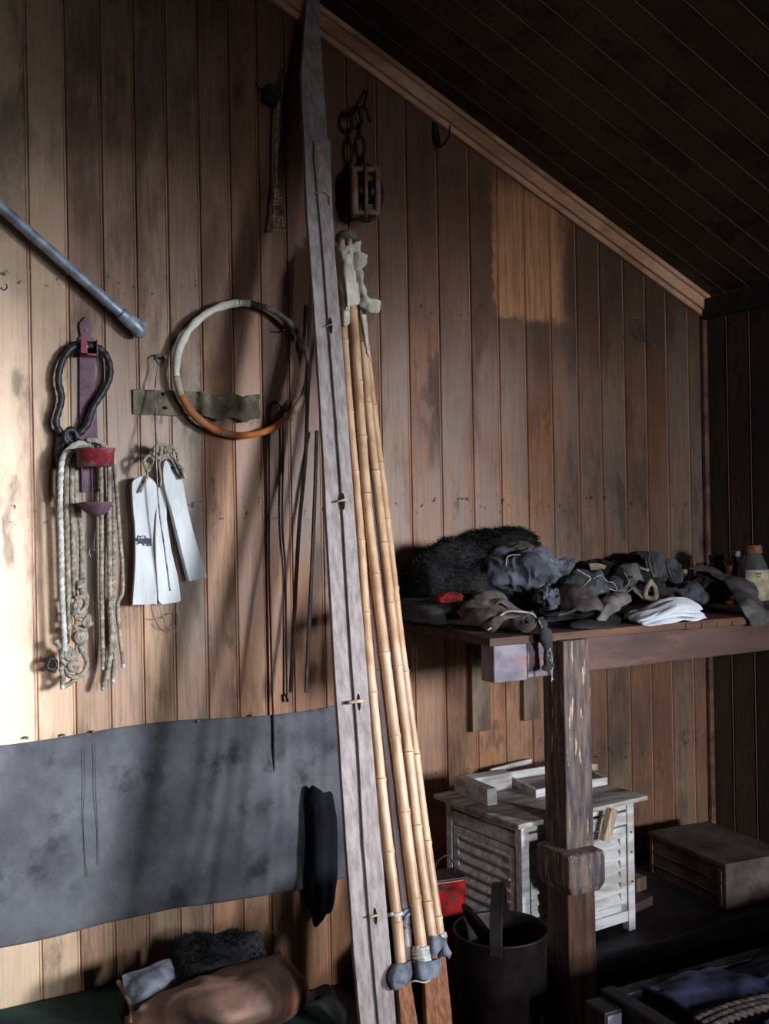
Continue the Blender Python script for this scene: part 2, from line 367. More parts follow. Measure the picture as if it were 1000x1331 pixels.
def sheet(name, rows, m, thick=.003, fold=.006, freq=8, seed=1, k=10, parent=None, an=(1, 1, 1), fray=0, edge=None, **kw):
    R = [smoothpath(r, k) for r in rows]; ncol = len(R[0])
    cols = [smoothpath([R[i][j] for i in range(len(R))], k) for j in range(ncol)]
    nr = len(cols[0]); vs = []
    for j in range(ncol):
        for i in range(nr):
            p = cols[j][i]; a = cols[min(j+1, ncol-1)][i]-cols[max(j-1, 0)][i]; b = cols[j][min(i+1, nr-1)]-cols[j][max(i-1, 0)]
            nn = a.cross(b); nn = nn.normalized() if nn.length > 1e-12 else V((0, -1, 0))
            q = V((p.x*an[0], p.y*an[1], p.z*an[2]))*freq
            h = (rdg(q, seed)-.6)*fold+(rdg(q*2.7, seed+4)-.6)*fold*.35
            o = V((0, 0, 0))
            if fray and (i in (0, nr-1) or j in (0, ncol-1)):
                o = V((noise.noise(p*60), 0, noise.noise(p*60+V((5, 5, 5)))))*fray
            vs.append(p+nn*h+o)
    fs = [(j*nr+i, (j+1)*nr+i, (j+1)*nr+i+1, j*nr+i+1) for j in range(ncol-1) for i in range(nr-1)]
    o = MB().add(vs, fs).build(name, m, parent, smooth=True, solid=thick, **kw)
    return o
def rows_px(grid, y): return [[P(a[0], a[1], a[2] if len(a) > 2 else y) for a in r] for r in grid]

# ================================================================== THE ROOM
ZR, SL = 2.085, .491                        # eave height at the right wall and roof pitch
XR, XL, YF, RIDGE = 3.0, -3.6, -7.0, -.3
def roofz(x): return ZR+SL*(XR-x) if x > RIDGE else ZR+SL*(XR-RIDGE)-SL*(RIDGE-x)
def plank_wall(name, u0, edges, tones, plane, zt, m, z0=FLOOR, step=.0):
    """matchboard: each board bevelled at its joints and beaded along its right edge"""
    vs = []; fs = []; at = []; bd = []
    for i in range(len(edges)-1):
        a, b = edges[i], edges[i+1]; t, w = tones[i]; r = random.random()
        prof = [(a, .006, 0), (a+.0016, .006, 0), (a+.004, 0, 0), (b-.0115, 0, 0), (b-.0080, .0, .0), (b-.0068, .0025, .3), (b-.0060, .0, .9), (b-.0030, -.0005, .9), (b-.0018, .005, .2), (b, .006, 0)]
        base = len(vs); nz_ = 2
        for (u, dep, bead) in prof:
            for s in range(nz_):
                z = z0 if s == 0 else zt(u)
                vs.append(plane(u, dep, z)); at.append((r, t, w, 1)); bd.append(bead)
        for k in range(len(prof)-1):
            q = base+k*nz_; fs.append((q, q+nz_, q+nz_+1, q+1))
    me = bpy.data.meshes.new(name); me.from_pydata([tuple(v) for v in vs], [], fs); me.update()
    me.attributes.new('plank', 'FLOAT_COLOR', 'POINT'); me.attributes.new('bead', 'FLOAT', 'POINT'); ca = me.attributes['plank']; ba = me.attributes['bead']
    for i in range(len(vs)): ca.data[i].color = at[i]; ba.data[i].value = bd[i]
    me.materials.append(M[m])
    o = bpy.data.objects.new(name, me); COL.objects.link(o)
    o['kind'] = 'structure'
    return o
# joints of the gable wall read from the photograph, continued at the same pitch outside it
seen = [.382, .511, .624, .727, .831, .927, 1.02, 1.113, 1.201, 1.281]
e1 = []
x = .382-.111
while x > XL: e1.append(x); x -= .111
e1 = [XL]+e1[::-1]+[.391]
e2 = [1.281+(1.709-1.281)/4*i for i in (1, 2, 3)]
e3 = [P(a, 560).x for a in (534, 574, 615, 651, 686, 719, 753, 783, 814, 842, 869, 897)]
edges = e1+[P(a, 0).x for a in (32, 82, 128, 171.6, 213, 255, 295, 332, 367)]+e2+e3+[XR]
rng_ = random.Random(3); tones = []
known = {-1: (1.2, .0), 0: (.95, .25), 1: (.62, .4), 2: (.58, .4), 3: (.66, .35), 4: (.60, .4), 5: (.55, .5), 6: (.85, .6), 7: (.40, .6), 8: (.42, .6), 9: (.45, .6)}
i0 = len(e1)
for i in range(len(edges)-1):
    k = i-i0
    t = known.get(k, (rng_.uniform(.35, .70), rng_.uniform(.35, .85)))
    tones.append(t)
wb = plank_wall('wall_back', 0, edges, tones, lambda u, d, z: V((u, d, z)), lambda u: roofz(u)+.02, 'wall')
er = []
y = 0.0
while y > YF: er.append(y); y -= .112
er.append(YF)
WY0, WY1, WZ0, WZ1 = -4.55, -3.30, .95, 1.98       # window opening in the right wall
def rw(u, d, z): return V((XR+d, u, z))
def right_part(name, ys, zt, z0):
    es = sorted(ys, reverse=True)
    return plank_wall(name, 0, es, [(rng_.uniform(.2, .5), rng_.uniform(.2, .5)) for _ in es], lambda u, d, z: V((XR+d, u, z)), zt, 'darkwall', z0)
VY0, VY1, VZ0, VZ1 = -6.30, -5.60, 1.32, 1.97       # small opening added so a lamp reaches only the left boards
er1 = [q for q in er if q > WY1]+[WY1]; er2 = [WY1]+[q for q in er if WY0 < q < WY1]+[WY0]; er3 = [WY0]+[q for q in er if VY1 < q < WY0]+[VY1]; er4 = [VY1]+[q for q in er if VY0 < q < VY1]+[VY0]; er5 = [VY0]+[q for q in er if q < VY0]
bead_rev = None
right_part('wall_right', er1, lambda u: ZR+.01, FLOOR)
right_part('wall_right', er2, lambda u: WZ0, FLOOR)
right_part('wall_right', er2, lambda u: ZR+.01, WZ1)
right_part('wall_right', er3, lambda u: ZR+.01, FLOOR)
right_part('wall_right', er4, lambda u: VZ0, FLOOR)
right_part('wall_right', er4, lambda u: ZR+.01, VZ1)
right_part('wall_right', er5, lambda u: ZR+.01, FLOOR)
b = MB()                                      # thick outer skin behind the boards so no daylight leaks
b.box((XR+.03, WY1, FLOOR), (XR+.16, .1, ZR)); b.box((XR+.03, VY1, FLOOR), (XR+.16, WY0, ZR)); b.box((XR+.03, YF, FLOOR), (XR+.16, VY0, ZR)); b.box((XR+.03, VY0, FLOOR), (XR+.16, VY1, VZ0)); b.box((XR+.03, VY0, VZ1), (XR+.16, VY1, ZR))
b.box((XR+.03, WY0, FLOOR), (XR+.16, WY1, WZ0)); b.box((XR+.03, WY0, WZ1), (XR+.16, WY1, ZR))
b.build('wall_right_outer', 'outer', kind='structure')
b = MB()
for lo, hi in (((XR-.02, WY0-.07, WZ0-.07), (XR+.17, WY0, WZ1+.07)), ((XR-.02, WY1, WZ0-.07), (XR+.17, WY1+.07, WZ1+.07)),
               ((XR-.02, WY0, WZ0-.07), (XR+.17, WY1, WZ0)), ((XR-.02, WY0, WZ1), (XR+.17, WY1, WZ1+.07))):
    b.box(lo, hi)
b.build('window_1', 'trim', kind='structure', bevel=.003)
b = MB()
for lo, hi in (((XR-.02, VY0-.05, VZ0-.05), (XR+.02, VY0, VZ1+.05)), ((XR-.02, VY1, VZ0-.05), (XR+.02, VY1+.05, VZ1+.05)), ((XR-.02, VY0, VZ0-.05), (XR+.02, VY1, VZ0)), ((XR-.02, VY0, VZ1), (XR+.02, VY1, VZ1+.05))): b.box(lo, hi)
b.build('lamp_opening', 'trim', kind='structure', bevel=.003)
MB().box((XL, YF, FLOOR-.05), (XR+.16, .1, FLOOR)).build('floor', 'floor', kind='structure')
MB().box((XL-.1, YF, FLOOR), (XL, 0, roofz(XL))).build('wall_left', 'outer', kind='structure')
# front wall (behind the camera) with an opening added for fill light
FX0, FX1 = 1.5, 2.8
b = MB()
def gab(x0, x1, z0, z1a, z1b): b.hexa([V((x0, YF-.1, z0)), V((x1, YF-.1, z0)), V((x1, YF, z0)), V((x0, YF, z0)), V((x0, YF-.1, z1a)), V((x1, YF-.1, z1b)), V((x1, YF, z1b)), V((x0, YF, z1a))])
gab(XL, RIDGE, FLOOR, roofz(XL), roofz(RIDGE)); gab(RIDGE, FX0, FLOOR, roofz(RIDGE), roofz(FX0)); gab(FX0, FX1, FLOOR, 1.0, 1.0); gab(FX0, FX1, 1.9, roofz(FX0), roofz(FX1)); gab(FX1, XR, FLOOR, roofz(FX1), roofz(XR))
b.build('wall_front', 'outer', kind='structure')
b = MB()
for lo, hi in (((FX0-.06, YF-.02, .94), (FX0, YF+.02, 1.96)), ((FX1, YF-.02, .94), (FX1+.06, YF+.02, 1.96)), ((FX0, YF-.02, .94), (FX1, YF+.02, 1.0)), ((FX0, YF-.02, 1.9), (FX1, YF+.02, 1.96))): b.box(lo, hi)
b.build('fill_opening', 'trim', kind='structure')
# ceiling boards run down the slope
def ceil_part(name, x0, x1):
    es = er
    L_ = math.hypot(x1-x0, roofz(x1)-roofz(x0))
    def plane(u, d, z):                      # z runs 0..1 along the slope
        xx = x0+(x1-x0)*z; return V((xx+(SL*d*.9 if x0 >= RIDGE else -SL*d*.9), u, roofz(xx)+d))
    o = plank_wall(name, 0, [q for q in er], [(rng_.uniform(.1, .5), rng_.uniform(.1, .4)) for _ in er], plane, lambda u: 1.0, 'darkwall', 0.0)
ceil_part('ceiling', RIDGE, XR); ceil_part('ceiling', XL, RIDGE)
b = MB()
for x0, x1 in ((XL-.1, RIDGE), (RIDGE, XR+.2)):
    b.hexa([V((x0, YF-.1, roofz(x0)+.03)), V((x1, YF-.1, roofz(x1)+.03)), V((x1, .1, roofz(x1)+.03)), V((x0, .1, roofz(x0)+.03)), V((x0, YF-.1, roofz(x0)+.12)), V((x1, YF-.1, roofz(x1)+.12)), V((x1, .1, roofz(x1)+.12)), V((x0, .1, roofz(x0)+.12))])
b.build('ceiling_outer', 'outer', kind='structure')
MB().box((XL, .012, FLOOR), (XR+.1, .1, 2.0)).prism([V((XL, .012, 2)), V((XR+.1, .012, 2)), V((XR+.1, .012, roofz(XR+.1))), V((RIDGE, .012, roofz(RIDGE))), V((XL, .012, roofz(XL)))], (0, .09, 0)).build('wall_back_outer', 'outer', kind='structure')
# moulding along the roof slope, corner post and eave rail
def rake(x0, x1, d0, d1, y0, y1, b):
    b.hexa([V((x0, y0, roofz(x0)-d1)), V((x1, y0, roofz(x1)-d1)), V((x1, y1, roofz(x1)-d1)), V((x0, y1, roofz(x0)-d1)), V((x0, y0, roofz(x0)-d0)), V((x1, y0, roofz(x1)-d0)), V((x1, y1, roofz(x1)-d0)), V((x0, y1, roofz(x0)-d0))])
b = MB(); rake(RIDGE, XR, .0, .062, -.030, .0, b); rake(RIDGE, XR, .058, .083, -.016, .0, b); rake(RIDGE, XR, .0, .02, -.042, .0, b)
b.build('trim_1', 'trim', kind='structure', bevel=.003)
MB().box((XR-.022, -.022, FLOOR), (XR, 0, ZR-.08)).build('trim_2', 'deskwood', kind='structure', bevel=.005)
MB().box((XR-.025, YF, ZR-.09), (XR, -.03, ZR-.012)).build('trim_3', 'darkwood', kind='structure', bevel=.004)

# ================================================================== ON THE WALL, LEFT
# galvanised pipe
A_, B_ = P(-45, 228, -.045), P(180, 427, -.045)
t = empty('metal_pipe', B_, 'galvanised grey pipe slanting down across the boards from the left edge', 'pipe')
d = (B_-A_).normalized()
b = MB(); b.sweep([A_-d*.6+d*(i*.05) for i in range(int(((B_-A_).length+.6)/.05))]+[B_-d*.03], .0145, 20); b.build('tube', 'galv', t, smooth=True)
b = MB(); b.sweep(smoothpath([B_-d*.062, B_-d*.034, B_-d*.014, B_+d*.004+V((0, .004, -.002)), B_+d*.010+V((0, .014, -.004))], 6), lambda f, s: .0185 if f < .25 else .0205 if f < .85 else .018, 20)
b.build('elbow_end', 'galv', t, smooth=True)
MB().lathe(P(181, 426, 0)+V((0, -.04, 0)), [(.012, 0), (.012, .038)], 16, axis=(0, 1, 0)).build('wall_stub', 'galv', t, smooth=True)
# wall lantern holder
c0 = P(112, 460, -.004)
t = empty('candle_sconce', P(113, 570, 0), 'narrow red and mauve metal wall sconce with a cup ring behind the ropes', 'sconce')
pl = [(103, 575), (103, 470), (102, 440), (105, 437), (103, 428), (103, 420), (108, 415), (111, 411), (114, 415), (119, 420), (120, 428), (117, 437), (122, 440), (123, 447), (125, 520), (127, 575), (128, 640), (106, 640)]
MB().prism([P(a, c, -.006) for a, c in pl][::-1], (0, -.004, 0)).build('back_plate', 'maroon', t, bevel=.001)
b = MB()
q = [P(101, 443, -.01), P(123, 447, -.01), P(123, 466, -.01), P(101, 464, -.01)]
w = (q[1]-q[0]); x0, x1 = q[0].x, q[1].x; z0, z1 = q[3].z, q[0].z
b.box((x0, -.05, z0), (x0+.003, -.01, z1)); b.box((x1-.003, -.05, z0), (x1, -.01, z1)); b.box((x0, -.05, z0), (x1, -.01, z0+.003)); b.box((x0, -.052, z0), (x0+.018, -.05, z1)); b.box((x0, -.052, z0), (x1, -.05, z0+.006))
b.build('socket_box', 'red', t, bevel=.0008)
MB().box((x0+.003, -.014, z0+.003), (x1-.003, -.011, z1)).build('socket_back', 'hole_shade', t)
MB().lathe(P(113.5, 451, -.05), [(.004, 0), (.003, .004)], 12, axis=(0, -1, 0)).build('screw', 'nail', t)
MB().lathe(P(111.5, 429, -.011), [(.005, 0), (.004, .002), (.001, .003)], 12, axis=(0, -1, 0)).build('rivet', 'nail', t)
cc = P(124, 595, -.10)
k = .0023
b = MB(); b.lathe(cc+V((0, 0, -.024)), [(.044, 0), (.049, .0), (.0515, .042), (.055, .046), (.055, .050), (.052, .050), (.049, .044), (.045, .002)], 40); b.build('cup_ring', 'red', t, smooth=True)
for a in (-2.75, -.35, 1.57):
    b = MB(); o_ = V((math.cos(a)*.044, math.sin(a)*.044, 0)); b.sweep([cc+o_+V((0, 0, -.024)), cc+o_+V((0, 0, -.125))], .0016, 8); b.build('wire_stay', 'maroon', t)
b = MB(); b.lathe(cc+V((0, 0, -.162)), [(.004, 0), (.022, .006), (.036, .018), (.045, .038), (.046, .040), (.043, .040), (.034, .022), (.02, .010), (.004, .006)], 36); b.build('drip_bowl', 'maroon', t, smooth=True)
# rubber ring
pts = [(105, 450), (94, 452), (85, 462), (78, 478), (76, 496), (80, 516), (77, 532), (73, 548), (78, 561), (90, 568), (103, 563), (113, 552), (117, 540), (123, 526), (133, 511), (142, 492), (142, 472), (134, 457), (121, 450)]
b = MB(); pth = smoothpath([P(a, c, -.030 if (i > 1 and i < 17) else -.026) for i, (a, c) in enumerate(pts)], 14, True)
b.sweep(pth, lambda f, s: .0098*(1+.08*math.sin(s*260)+.10*noise.noise(V((s*22, 0, 0)))), 16, True)
tt = empty('rubber_ring', P(90, 568, 0), 'black rubber ring pinched like an hourglass, hung on the red sconce', 'rubber ring')
b.build('tube', 'rubber', tt, smooth=True)
b = MB(); rope(b, px([(84, 561), (90, 572), (98, 578), (100, 566), (92, 558), (84, 566), (88, 578), (96, 584)], -.042), .0085); b.build('knot', 'rubber', tt, smooth=True)
lump('black_bundle', P(84, 600, -.03), (.024, .022, .075), 'rubber', seed=4, amp=.4, n=48, label='small black leather bundle hanging under the rubber ring, beside the rope', cat='bundle')
# rope hank: every line a part
t = empty('rope_hank', P(110, 890, 0), 'hank of knotted hemp ropes hanging in loops over the sconce', 'rope')
R1 = .0073
strands = [
    ([(112, 576, -.075), (100, 577, -.07), (87, 586, -.07), (80, 604, -.07), (78, 650, -.07), (79, 700, -.07), (80, 760, -.07), (83, 820, -.07), (84, 846, -.07)], .0078, 'whiterope'),
    ([(118, 578, -.07), (103, 580, -.065), (90, 592, -.06), (86, 620, -.06), (87, 700, -.055), (89, 770, -.055), (90, 822, -.055)], R1, 'rope'),
    ([(122, 582, -.062), (106, 584, -.055), (95, 598, -.05), (93, 640, -.05), (95, 700, -.048), (96, 745, -.048), (97, 778, -.048)], R1, 'rope'),
    ([(98, 612, -.044), (99, 650, -.044), (103, 672, -.044), (106, 700, -.044), (106, 755, -.044)], R1, 'rope'),
    ([(131, 580, -.04), (131, 610, -.04), (132, 680, -.042), (132, 760, -.04), (133, 830, -.04), (134, 866, -.04)], .0062, 'rope'),
    ([(112, 572, -.08), (126, 573, -.075), (136, 582, -.06), (142, 604, -.05), (142, 680, -.05), (143, 760, -.05), (145, 830, -.05), (141, 868, -.05), (134, 893, -.05)], R1, 'rope'),
    ([(108, 574, -.062), (124, 575, -.06), (138, 582, -.05), (147, 602, -.035), (148, 690, -.035), (148, 770, -.035), (149, 840, -.035), (147, 884, -.035)], .0058, 'rope'),
    ([(116, 577, -.05), (134, 578, -.045), (146, 592, -.04), (151, 630, -.04), (155, 690, -.04), (159, 735, -.04), (159, 770, -.04), (153, 786, -.04), (156, 825, -.04), (160, 864, -.04)], .0055, 'rope'),
]
for p_, r_, m_ in strands:
    b = MB(); rope(b, [P(*q) for q in p_], r_); b.build('strand', m_, t, smooth=True)
knots = [[(112, 754), (104, 757), (103, 764), (110, 770), (113, 780), (108, 792), (102, 796)],
         [(98, 778), (108, 776), (112, 786), (104, 796), (97, 790), (99, 802), (110, 806), (116, 800), (114, 812), (106, 812)],
         [(97, 812), (101, 822), (110, 822), (111, 831), (103, 836), (96, 830), (97, 820), (104, 816), (111, 822)],
         [(73, 832), (77, 840), (88, 842), (96, 848), (95, 858), (86, 862), (80, 856), (84, 846), (93, 844)],
         [(81, 858), (80, 870), (82, 882), (81, 892), (88, 890), (98, 882), (104, 876)],
         [(104, 842), (110, 852), (113, 862), (109, 874), (100, 880), (90, 878), (86, 868)]]
for i, q in enumerate(knots):
    b = MB(); rope(b, px(q, -.06-.006*(i % 2)), .0068); b.build('knot', 'rope', t, smooth=True)
for (a, c, R_) in ((104, 828, 7.5), (92, 850, 8), (113, 809, 5.5), (95, 866, 6.5)):
    b = MB(); q = [P(a+(R_*(1-i/34))*math.cos(i*.55), c+(R_*(1-i/34))*math.sin(i*.55), -.072) for i in range(26)]
    rope(b, q, .0055); b.build('knot_coil', 'rope', t, smooth=True)
for a, c, dx in ((107, 768, 0), (98, 787, 0), (105, 843, 1), (81, 852, 0)):
    q0, q1 = P(a-dx, c-4, -.067), P(a+dx*2, c+5, -.067); MB().sweep([q0, q1], .0084, 14).build('whipping', 'frayed', t, smooth=True)
for a, c, yy in ((134, 868, -.04), (81, 893, -.066), (147, 885, -.035), (134, 894, -.05), (160, 865, -.04)):
    MB().lathe(P(a, c, yy)+V((0, 0, -.008)), [(.002, 0), (.006, .003), (.0065, .009), (.005, .014)], 12).build('rope_end', 'whiterope', t, smooth=True)
b = MB(); rope(b, px([(62, 862), (66, 856), (72, 860), (72, 868), (65, 870), (61, 866)], -.05), .006, closed=True); b.build('dark_eye', 'iron', t, smooth=True)
b = MB(); wirep(b, px([(124, 690), (122, 706), (123, 716), (119, 712), (116, 718), (118, 724)], -.03), .0012); b.build('twine', 'steel', t)
# grey toggle stick beside rope
q = [P(67, 610, -.02), P(75, 608, -.02), P(77, 630, -.02), P(77, 650, -.02), P(71, 654, -.02), P(67, 640, -.02)]
MB().prism(q[::-1], (0, -.016, 0)).build('wooden_toggle', 'cleat', bevel=.003, label='small grey wooden toggle tucked behind the left of the rope hank', cat='toggle')
# wire hook with paddles
t = empty('wire_hook', P(208, 470, 0), 'long bent wire hook hanging from a nail in front of the pale paddles', 'hook')
b = MB(); wirep(b, [P(*q) for q in [(213, 474, -.02), (214, 467, -.012), (208, 461, -.02), (203, 465, -.03), (206, 478, -.035), (202, 500, -.04), (202, 540, -.06), (203, 580, -.09), (204, 620, -.095), (208, 670, -.095), (215, 720, -.095), (221, 768, -.095)]], .0026); b.build('wire', 'steel', t, smooth=True)
MB().lathe(P(211, 466, 0), [(.003, -.02), (.003, 0.035), (.006, .036), (.006, .039)], 12, axis=(0, -1, 0)).build('nail', 'iron', t)
pad = {
 'pale wooden paddle tag with a black ink smudge, leftmost of the three': ([(172, 630), (177.5, 622), (189, 618.5), (199, 624), (204.5, 634), (204.5, 652), (200.5, 676), (199, 711), (203, 749), (204, 783), (202, 785), (176, 786), (173, 782), (176, 736), (176, 690), (173.4, 663)], -.055),
 'pale wooden paddle tag behind the hanging wire, middle of the three': ([(203, 640), (206, 626), (211, 631), (214.5, 639), (217, 655), (217, 676), (223.5, 717), (231.6, 749), (235.6, 780), (233, 783), (210, 786), (206, 781), (203, 733), (202, 700), (203, 670)], -.032),
 'thick pale wooden paddle tag tilted outward, rightmost of the three': ([(213, 603), (218, 596.5), (224, 598), (232, 609), (238, 628), (244, 660), (255, 703), (269, 748), (266, 751), (249, 755), (245, 751), (233, 703), (223, 663), (213, 628)], -.05)}
PADS = []
for i, (lab, (o_, yy)) in enumerate(pad.items()):
    t = empty('wooden_paddle', P(o_[8][0], o_[8][1], yy), lab, 'paddle')
    pp = smoothpath([P(a, c, yy) for a, c in o_], 3, True)
    if i == 1: pp = [P(a, c, yy) for a, c in o_]
    MB().prism(pp[::-1], (0, .017 if i < 2 else .03, 0)).build('blade', 'paddle', t, bevel=.0025)
    h = [(189, 628), (208, 632), (226, 608)][i]
    MB().lathe(P(h[0]-2, h[1], yy-.0004), [(.0045, 0), (.0045, .0008)], 16, axis=(0, -1, 0)).build('cord_hole', 'hole_shade', t)  # black disc paints the dark of the hole
    lp = [[(183, 640), (187, 630), (192, 618), (189, 606), (196, 600), (202, 596), (206, 588)], [(209, 632), (209, 618), (207, 604), (210, 592), (207, 583)], [(236, 620), (230, 612), (225, 600), (216, 592), (208, 584), (212, 578), (222, 590), (230, 606), (240, 622)]][i]
    b = MB(); rope(b, px(lp, yy-.012), .0036); b.build('cord', 'rope', t, smooth=True)
    if i == 0:
        rr = random.Random(5); b = MB()
        for _ in range(150):
            a, c = rr.uniform(177, 196), rr.gauss(703, 2.6); w_, h_ = rr.uniform(.6, 2.4), rr.uniform(.6, 2.0)
            poly = [P(a+w_*math.cos(s)*rr.uniform(.6, 1), c+h_*math.sin(s)*rr.uniform(.6, 1)+(a-186)*.12, yy-.0003) for s in [j*PI/3 for j in range(6)]]
            b.prism(poly, (0, -.0003-.0004*rr.random(), 0))
        b.build('ink_smudge', 'ink', t)
    PADS.append(t)
t = empty('cord_knot', P(205, 590, 0), 'knotted hemp cord tying the pale paddles to the wire hook', 'cord')
for q in ([(196, 590), (203, 580), (214, 578), (218, 588), (208, 594), (199, 590), (206, 582)], [(190, 606), (187, 598), (194, 592), (198, 600), (192, 612), (188, 604)], [(213, 586), (222, 580), (230, 588), (232, 600), (236, 608), (241, 622)], [(204, 574), (210, 584), (206, 596), (200, 586), (207, 578)]):
    b = MB(); rope(b, px(q, -.075), .0048); b.build('knot', 'rope', t, smooth=True)
b = MB(); wirep(b, px([(207, 784), (211, 800), (219, 816), (228, 820), (233, 806), (230, 784)], -.03), .0016); wirep(b, px([(196, 805), (212, 803), (224, 797), (234, 802), (228, 812), (214, 818), (204, 810)], -.02), .0012)
b.build('twine_loop', 'rope', t, smooth=True)
# khaki strip nailed up
t = empty('webbing_strip', P(255, 540, 0), 'crumpled khaki webbing strip nailed flat to the boards behind the hoop', 'strip')
g = []
for zz in (506, 515, 527, 538):
    r = []
    for j in range(17):
        a = 173+j*10.3; yy = -.008
        if 8 < j < 16: yy = -.010-.020*abs(math.sin((j-8)*1.35))
        top = zz+(2 if j > 8 else 0)+(3*math.sin(j*1.9) if zz in (506, 538) and j > 8 else 0)
        r.append((a, top+j*.4, yy))
    g.append(r)
sheet('strip', rows_px(g, 0), 'khaki', thick=.003, fold=.006, freq=14, parent=t, fray=.003)
for a, c in ((214, 512), (216, 530), (298, 522), (262, 520)):
    MB().lathe(P(a, c, -.018), [(.005, -.006), (.005, .001), (.002, .003)], 12, axis=(0, -1, 0)).build('nail', 'iron', t)
rr = random.Random(2)
b = MB()
for _ in range(26):
    b = MB(); a = rr.uniform(173, 335); c = 540+(a-173)*.03; wirep(b, px([(a, c-1), (a+rr.uniform(-2, 2), c+rr.uniform(2, 5)), (a+rr.uniform(-3, 3), c+rr.uniform(4, 12))], -.008), .0006, n=4, k=3); b.build('loose_thread', 'khaki', t)
# hoop
t = empty('cane_hoop', P(315, 567, 0), 'round cane hoop, bleached above and rust orange below left, hung on the wall', 'hoop')
def hp(deg, r=86): return P(315+r*math.cos(math.radians(deg)), 480-r*1.0*math.sin(math.radians(deg)), -.045)
def arc(a0, a1, r, name, m, wob=.1):
    b = MB(); n = max(6, int(abs(a1-a0)/3)); pp = [hp(a0+(a1-a0)*i/n) for i in range(n+1)]
    b.sweep(pp, lambda f, s: r*(1+wob*noise.noise(V((s*30, a0, 0)))), 14); return b.build(name, m, t, smooth=True)
arc(84, 186, .0115, 'cream_binding', 'linen', .35)
arc(186, 204, .0105, 'bleached_section', 'hoop', .2)
arc(203, 252, .0115, 'rusty_section', 'orange', .4)
arc(250, 336, .0100, 'lower_section', 'hoop', .2)
arc(334, 446, .0090, 'grey_section', 'greyhoop', .15)
b = MB()
for a_ in (70, 74, 93, 97): b = MB(); wirep(b, [hp(a_, 90)+V((0, -.006, 0)), hp(a_+.5, 86)+V((0, -.014, 0)), hp(a_+1, 82)+V((0, -.006, 0))], .0012, n=6); b.build('wire_tie', 'steel', t)
for a, c in ((290, 393), (362, 432), (372, 546)): MB().lathe(P(a, c, 0), [(.002, 0), (.002, .05)], 8, axis=(0, -1, 0)).build('hanging_nail', 'iron', t)
# leather thong over a nail
t = empty('leather_thong', P(361, 560, 0), 'thin dark leather thong looped over a nail, trailing down past the canvas', 'thong')
b = MB(); wirep(b, [P(*q) for q in [(373, 905, -.012), (372, 820, -.010), (371, 740, -.010), (367, 677, -.012), (368, 600, -.012), (367, 540, -.014), (361, 523, -.016), (353, 527, -.014), (350, 560, -.012), (350, 650, -.010), (350, 731, -.010), (352, 820, -.012), (354, 900, -.014), (356, 960, -.020), (356, 1032, -.022), (359, 1056, -.022), (359, 1068, -.022), (352, 1084, -.022)]], .0032); b.build('strap', 'thong', t, smooth=True)
MB().lathe(P(361, 525, 0), [(.0025, 0), (.0025, .022), (.0065, .023), (.006, .026)], 12, axis=(0, -1, 0)).build('nail', 'nail', t)
MB().sweep([P(361, 1062, -.026), P(358, 1075, -.026)], .0028, 10).build('metal_tag', 'steel', t, smooth=True)
MB().sweep([P(372, 902, -.016), P(374, 912, -.016)], .0045, 10).build('bead', 'iron', t, smooth=True)
# braided cord with tassels
t = empty('tasselled_cord', P(358, 296, 0), 'thin braided cord ending in three knotted tassels, hung high on the boards', 'cord')
b = MB(); rope(b, [P(*q) for q in [(363, 130, -.045), (361, 150, -.045), (359, 190, -.04), (359, 240, -.04), (359, 246, -.04)]], .0042); b.build('braid', 'cord', t, smooth=True)
for q in ([(358, 244), (357, 262), (356, 280), (354, 295)], [(360, 244), (362, 262), (363, 280), (360, 296)], [(361, 246), (365, 264), (366, 282), (368, 295)]):
    b = MB(); pp = resample(smoothpath(px(q, -.045), 8), .0012); b.sweep(pp, lambda f, s: .0042*(1+.35*math.sin(s*520)), 10); o_ = b.build('tassel', 'tassel', t, smooth=True)
    e = P(*q[-1], -.045); b = MB(); rr = random.Random(int(q[1][0]))
    for _ in range(16): b.sweep([e, e+V((rr.uniform(-.010, .010), rr.uniform(-.006, .006), -rr.uniform(.006, .014)))], .0011, 5)
    b.build('fringe', 'tassel', o_)
lump('dark_rag', P(356, 122, -.035), (.026, .022, .030), 'darkcloth', seed=6, amp=.6, freq=2, n=48, label='small dark knotted rag on the hook above the tasselled cord', cat='rag')
t = empty('wall_hook', P(366, 110, 0), 'thin rusty hook with its shank up, holding the dark knotted rag', 'hook')
b = MB(); wirep(b, px([(367, 90), (366, 108), (362, 122), (367, 132), (371, 124)], -.025), .0028); b.build('shank', 'iron', t, smooth=True)
b = MB(); wirep(b, px([(332, 106), (337, 116), (346, 122)], -.012), .0022); wirep(b, px([(368, 128), (372, 145), (366, 160)], -.03), .0022); b.build('wire_tail', 'iron', t, smooth=True)
